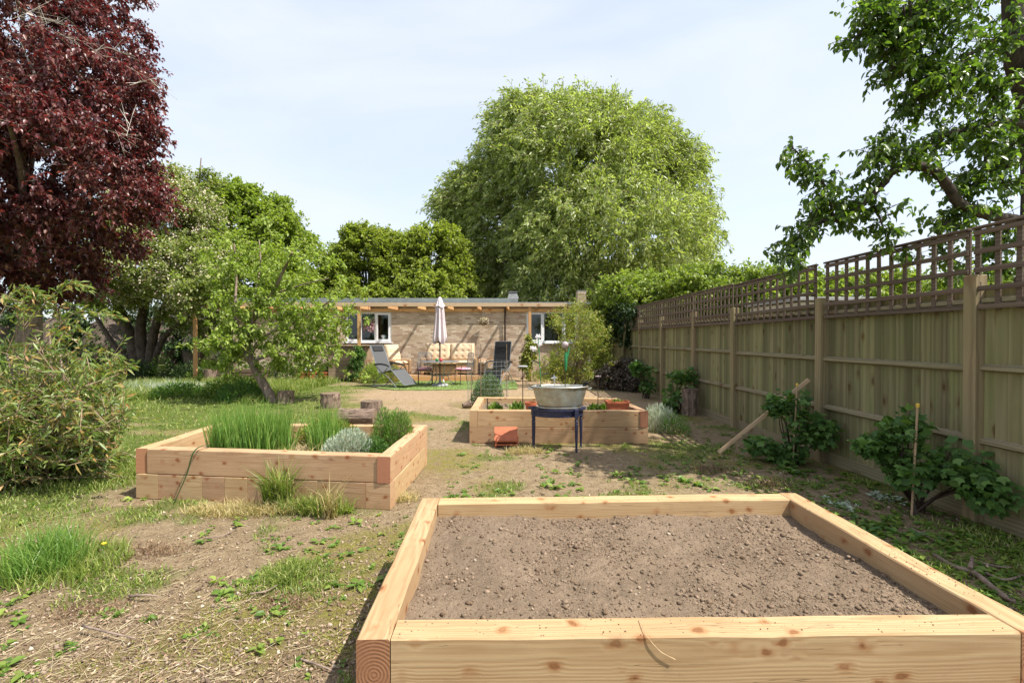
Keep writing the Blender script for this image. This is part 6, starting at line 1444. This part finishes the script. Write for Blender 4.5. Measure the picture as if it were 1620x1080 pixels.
# taller meadow fringe at the back left
q = np.random.rand(30000, 2)*[8.5, 6]+[-13.2, 10.8]; fr_ = (q[:, 1] > 11.6+.8*(fbm(q[:, 0], q[:, 1])-.5)*4) & (fbm(q[:, 0]*.7, q[:, 1]*.7+4, 3) > .42) & (q[:, 0] < -5.8); q = q[fr_]
V, F = grassblades(q, .26, .014, .7, curv=.4); o = mk('meadow_grass', V, F, L_['grass']); tag(o, 'long fresh grass at the back left below the hawthorn', 'grass', kind='stuff')
q = np.random.normal(size=(1500, 2))*[1.1, .45]+[-10.0, 13.9]; V, F = grassblades(q, .34, .010, .8, curv=.5); o = mk('silvery_grass', V, F, L_['silver']); tag(o, 'silvery grey seeding grass standing in the back left meadow', 'grass', kind='stuff')
for (x, y, rx, ry, rz, n_, lab, sd, mt) in [(-7.2, 12.7, .9, .6, .55, 3000, 'leafy green bush left of the leaning tree trunk', 1, 'weed'), (-6.5, 11.9, .7, .5, .5, 2200, 'dense green growth at the foot of the leaning tree', 2, 'currant'), (-8.6, 12.6, .8, .5, .4, 1800, 'low leafy growth in the meadow behind the left bed', 3, 'rosemary')]:
    t_ = T('leafy_bush', lab, 'bush', (x, y, 0)); mound(t_, (x, y, 0), rx, ry, rz, n_, .07, .03, L_[mt], .7, seed=sd+100)
t_ = T('border_undergrowth', 'shady undergrowth under the hawthorn and copper tree', 'undergrowth', (-13, 17.5, 0), kind='stuff')
V = []; 
rs = np.random.RandomState(5)
for i in range(22):
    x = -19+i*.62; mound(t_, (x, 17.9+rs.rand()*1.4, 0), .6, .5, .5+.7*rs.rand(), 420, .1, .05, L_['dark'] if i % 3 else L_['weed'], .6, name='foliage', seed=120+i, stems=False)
# named tufts near the camera
def tuft(lab, px, py, r, n_, h, w, sd, lean=.7, mat='grass', curv=.5, el=1.0):
    p_ = G(px, py); np.random.seed(sd); a = np.random.rand(n_)*2*PI; rr = np.random.rand(n_)**.7; q = np.stack([p_.x+r*rr*np.cos(a), p_.y+r*el*rr*np.sin(a)], 1); q = q[free(q)]
    V, F = grassblades(q, h, w, lean, curv=curv); t_ = T('grass_tuft', lab, 'grass tuft', p_); tag(mk('blades', V, F, L_[mat], t_, off=p_), kind='stuff')
tuft('tall blue green grass clump at the left edge', 70, 905, .22, 900, .30, .006, 201, .55, 'chive', .35)
tuft('lower grass round the tall left clump', 110, 900, .34, 1300, .13, .006, 202, .9)
tuft('fresh low grass tuft left of the large raised bed', 455, 912, .13, 900, .10, .005, 203, 1.3, curv=.9)
tuft('straggly green grass leaning on the front of the left bed', 440, 806, .13, 260, .42, .012, 204, .35, 'grass', .8, .35)
tuft('green weeds against the right half of the left bed', 500, 812, .34, 620, .20, .008, 205, .9, 'grass', .7, .25)
tuft('dry straw grass along the front of the left bed', 400, 812, .62, 1900, .13, .005, 206, 1.3, 'dry', .8, .2)
tuft('dry grass tuft in front of the middle bed', 830, 716, .30, 500, .12, .006, 207, 1.2, 'dry', .8, .4)
tuft('grass at the shrub foot by the left bed corner', 180, 755, .6, 2200, .10, .007, 208, .9)
tuft('pale grass tuft by the right corner of the left bed', 640, 790, .16, 260, .10, .006, 209, 1.2, 'dry', .8, .8)
# broad leaf weeds
L_['weedy'] = leafmat('yellow green weed leaves', [(0, (.16, .25, .04)), (1, (.32, .38, .09))], .35)
def rosettes(q, n_, S, rs, up=.5):
    k = np.repeat(np.arange(len(q)), n_); a = rs.rand(len(k))*2*PI; z = ground_z(q[:, 0], q[:, 1])[k]; s = np.repeat(S, n_)*(.6+.6*rs.rand(len(k)))
    P = np.stack([q[k, 0]+np.cos(a)*s*.3*rs.rand(len(k)), q[k, 1]+np.sin(a)*s*.3*rs.rand(len(k)), z+s*.35*rs.rand(len(k))], 1)
    D = np.stack([np.cos(a), np.sin(a), up*rs.rand(len(k))], 1); N = np.zeros_like(D)+[0, 0, 1.]+rs.normal(size=D.shape)*.25; return leaves(P, D, N, s, s*.5, .2, .25, seg=2)
rs = np.random.RandomState(9)
q = scat(16000, 1.4, 12, .7); w_ = ss(.42, .62, fbm(q[:, 0]*1.3+20, q[:, 1]*1.3+7, 4))*(.35+.65*(q[:, 0] > 1.9)); w_ = np.maximum(w_, 1.8*ss(2.2, 2.8, q[:, 0])*(q[:, 1] < 9)); w_ = np.maximum(w_, .75*ss(.38, .6, fbm(q[:, 0]*2.3+2, q[:, 1]*2.3+17, 3))*(q[:, 0] > -.6)*(q[:, 1] > 3.2)*(q[:, 1] < 6.9)); w_ *= (1-.85*ss(9, 11, q[:, 1]))
q = q[rs.rand(len(q)) < w_*.55]; V, F = rosettes(q, 7, .028+.045*rs.rand(len(q))**2, rs); o = mk('weeds', V, F, L_['weed']); tag(o, 'small green weeds dotted over the bare earth and the fence border', 'weeds', kind='stuff')
k_ = 0
for (px, py, S, n_, lab, mt) in [(20, 960, .16, 16, 'yellow green broad leaved weed at the left frame edge', 'weedy'), (178, 965, .05, 60, 'small leafy weed cluster on bare earth, lower left', 'weed'), (375, 965, .06, 34, 'small weed cluster below the fresh grass tuft', 'weed'), (318, 1000, .05, 60, 'spreading weed patch low on the bare earth', 'weed'), (455, 1040, .09, 12, 'broad leaved weed in the lower middle near the bed shadow', 'weedy'),
      (240, 785, .10, 12, 'pale broad weed at the left corner of the left bed', 'weedy'), (590, 815, .11, 14, 'pale broad weed in front of the right corner of the left bed', 'weedy'), (870, 712, .10, 34, 'bright weed in front of the blue table', 'weedy'), (375, 915, .08, 20, 'yellowish weed beside the fresh grass tuft', 'weedy'), (620, 868, .05, 30, 'small weed beside the shadow of the large bed', 'weed'),
      (215, 992, .05, 20, 'tiny weed right of the left cluster', 'weed'), (1125, 735, .13, 36, 'leafy weed near the foot of the leaning plank', 'weed'), (990, 760, .14, 40, 'green weed patch behind the large bed', 'weed'), (880, 765, .14, 40, 'green weed patch behind the large bed, left of its twin', 'weed'), (1080, 765, .12, 26, 'green weed behind the right corner of the large bed', 'weed'), (1400, 790, .06, 300, 'mealy green weed under the nearest currant', 'silver'), (1330, 800, .055, 260, 'grey green weed on the dark soil before the fence', 'silver'), (1420, 850, .14, 60, 'leafy weed beside the right timber of the large bed', 'currant'), (1240, 740, .13, 40, 'low weed at the foot of the big currant', 'currant')]:
    p_ = G(px, py); t_ = T('weed', lab, 'weed', p_); S *= .72; n2 = max(3, n_//5); V, F = rosettes(np.array([[p_.x, p_.y]])+rs.normal(size=(n2, 2))*[S*1.3, S*1.6], 8, S*(.35+.75*rs.rand(n2)), rs, 1.1); mk('leaves', V, F, L_[mt], t_, off=p_)['kind'] = 'stuff'; k_ += 1
# dandelion
p_ = G(162, 880); t_ = T('dandelion', 'single yellow dandelion flower beside the tall grass clump', 'flower', p_); bb = B(); bb.tube([(0, 0, 0), (.01, 0, .09)], .003, 5); bb.build('flower_stem', M['leafgreen'], t_)
bb = B(); bb.lathe([(.003, .085), (.016, .094), (.017, .1), (.004, .105)], 12, (.01, 0, 0)); bb.build('flower_head', plain('dandelion yellow', (.8, .6, .03), .7), t_)
# stones, chips, straw
q = scat(26000, 1.2, 12, 1.2); r = (.003+.0035*rs.rand(len(q))**3*2.5); q3 = np.concatenate([q, (ground_z(q[:, 0], q[:, 1])+r*.4)[:, None]], 1)
M['pebble'] = randmat('earth crumbs and pebbles', [(0, (.10, .07, .05)), (.4, (.22, .165, .12)), (.92, (.33, .25, .18)), (1, (.5, .43, .34))], .95, .1); V, F = stones(q3, r*1.25, False); o = mk('pebbles', V, F, M['pebble']); tag(o, 'crumbs and small pebbles scattered over the bare earth', 'pebbles', kind='stuff')
q = np.concatenate([scat(75000, 1.15, 14, 1.0), scat(30000, 1.15, 5, 1.6)]); q = q[rs.rand(len(q)) > .8*dens_grass(q[:, 0], q[:, 1])]; q = q[rs.rand(len(q)) < .25+1.0*fbm(q[:, 0]*2+8, q[:, 1]*2, 3)]; n_ = len(q); a = rs.rand(n_)*PI*2; D = np.stack([np.cos(a), np.sin(a), rs.normal(size=n_)*.22], 1)
Lf = .010+.030*rs.rand(n_)**2.2; P = np.concatenate([q, (ground_z(q[:, 0], q[:, 1])+.004+.006*rs.rand(n_))[:, None]], 1); N = rs.normal(size=P.shape)*.3+[0, 0, 1]
M['chip'] = randmat('bark and leaf litter', [(0, (.085, .05, .035)), (.35, (.19, .12, .08)), (.65, (.32, .22, .145)), (.93, (.42, .32, .21)), (1, (.56, .46, .34))], .9, .15); V, F = leaves(P, D, N, Lf, Lf*(.14+.3*rs.rand(n_)**2), .3, .0); o = mk('leaf_litter', V, F, M['chip']); tag(o, 'bark chips and dry leaf litter over the bare earth', 'leaf litter', kind='stuff')
q = scat(17000, 1.15, 11, 1.0); q = q[rs.rand(len(q)) < ss(.45, .7, fbm(q[:, 0]*1.6+2, q[:, 1]*1.6+60, 3))+.1]; n_ = len(q); a = rs.normal(size=n_)*1.4+.4; Lf = .04+.10*rs.rand(n_); A = np.concatenate([q, (ground_z(q[:, 0], q[:, 1])+.006)[:, None]], 1); Bq = A+np.stack([np.cos(a)*Lf, np.sin(a)*Lf, .012*rs.rand(n_)], 1)
V, F = tubes_np(A, Bq, np.full(n_, .0014), np.full(n_, .0009)); M['straw'] = randmat('straw and twig bits', [(0, (.2, .12, .07)), (.5, (.46, .36, .21)), (1, (.66, .57, .38))]); o = mk('straw', V, F, M['straw']); tag(o, 'dry stalks and twig bits strewn on the earth', 'straw', kind='stuff')
# moss cushions / creeping mat, tiny leaves
q = scat(170000, 1.4, 12, .9); q = q[rs.rand(len(q)) < dens_moss(q[:, 0], q[:, 1])*.5*ss(.4, .6, fbm(q[:, 0]*6, q[:, 1]*6, 2))]; n_ = len(q); P = np.concatenate([q, (ground_z(q[:, 0], q[:, 1])+.003)[:, None]], 1); D = rs.normal(size=P.shape)*[1, 1, .4]+[0, 0, .3]
L_['moss'] = leafmat('moss', [(0, (.17, .15, .03)), (.5, (.27, .25, .06)), (1, (.18, .25, .05))], .2, .9); V, F = leaves(P, D, rs.normal(size=P.shape)*.3+[0, 0, 1], .013, .008, .2); o = mk('moss', V, F, L_['moss']); tag(o, 'low mossy growth creeping over the bare earth', 'moss', kind='stuff')
# crumbs spilled on the near bed timbers
q = np.concatenate([np.random.rand(160, 2)*[2.3, .11]+[-.4, 1.715], np.random.rand(150, 2)*[.11, 1.35]+[1.955, 1.8], np.random.rand(180, 2)*[2.2, .11]+[-.4, 3.13]]); r = .0012+.0025*rs.rand(len(q))**3; V, F = stones(np.concatenate([q, np.full((len(q), 1), .499)], 1), r, False)
o = mk('soil_crumbs', V, F, M['clod']); tag(o, 'loose soil crumbs spilled on the large bed timbers', 'soil crumbs', kind='stuff')

# dried tendril lying over the near beam
t_ = T('dry_tendril', 'thin dry plant tendril drooping over the front timber of the large bed', 'tendril', G(1030, 1000, .5))
q = smoothpts([G(1012, 978, .506), G(1020, 1000, .505), Vector((G(1028, 1012, .5).x, 1.704, .495)), Vector((at(1045, 1030, 1.70).x, 1.700, at(1045, 1030, 1.70).z)), Vector((at(1068, 1042, 1.70).x, 1.698, at(1068, 1042, 1.70).z))], 5); bb = B(); bb.tube(q, .0016, 5); bb.build('stalk', M['plank'], t_, off=t_.location)

L_['deadmat'] = leafmat('brown dead stalks', [(0, (.09, .05, .03)), (.6, (.2, .12, .07)), (1, (.34, .24, .13))], .1)
for (px, py, r, n_, lab, sd) in [(245, 872, .22, 700, 'brown mat of dead stalks between the grass clump and left bed', 301), (140, 965, .18, 500, 'dark dead plant remains in the lower left', 302), (455, 955, .16, 420, 'brown dead stems below the fresh grass tuft', 303), (1125, 745, .25, 350, 'dark withered stems behind the right corner of the large bed', 304), (1215, 770, .22, 300, 'dead stems on the shaded border soil', 305)]:
    p_ = G(px, py); np.random.seed(sd); q = np.random.normal(size=(n_, 2))*r*[.6, .35]+[p_.x, p_.y]; q = q[free(q)]; V, F = grassblades(q, .05 if px < 1000 else .13, .004, 1.6, curv=1.0)
    t_ = T('dead_plant', lab, 'dead plant', p_); tag(mk('stalks', V, F, L_['deadmat'], t_, off=p_), kind='stuff')

tuft('tall straggly seed stalks at the right part of the left bed front', 520, 818, .10, 60, .36, .009, 210, .45, 'dry', .6, .4)
tuft('wild grass edge in front of the fence by the fallen branch', 1450, 905, .30, 260, .10, .006, 211, 1.1, 'grass', .8, 1.0)
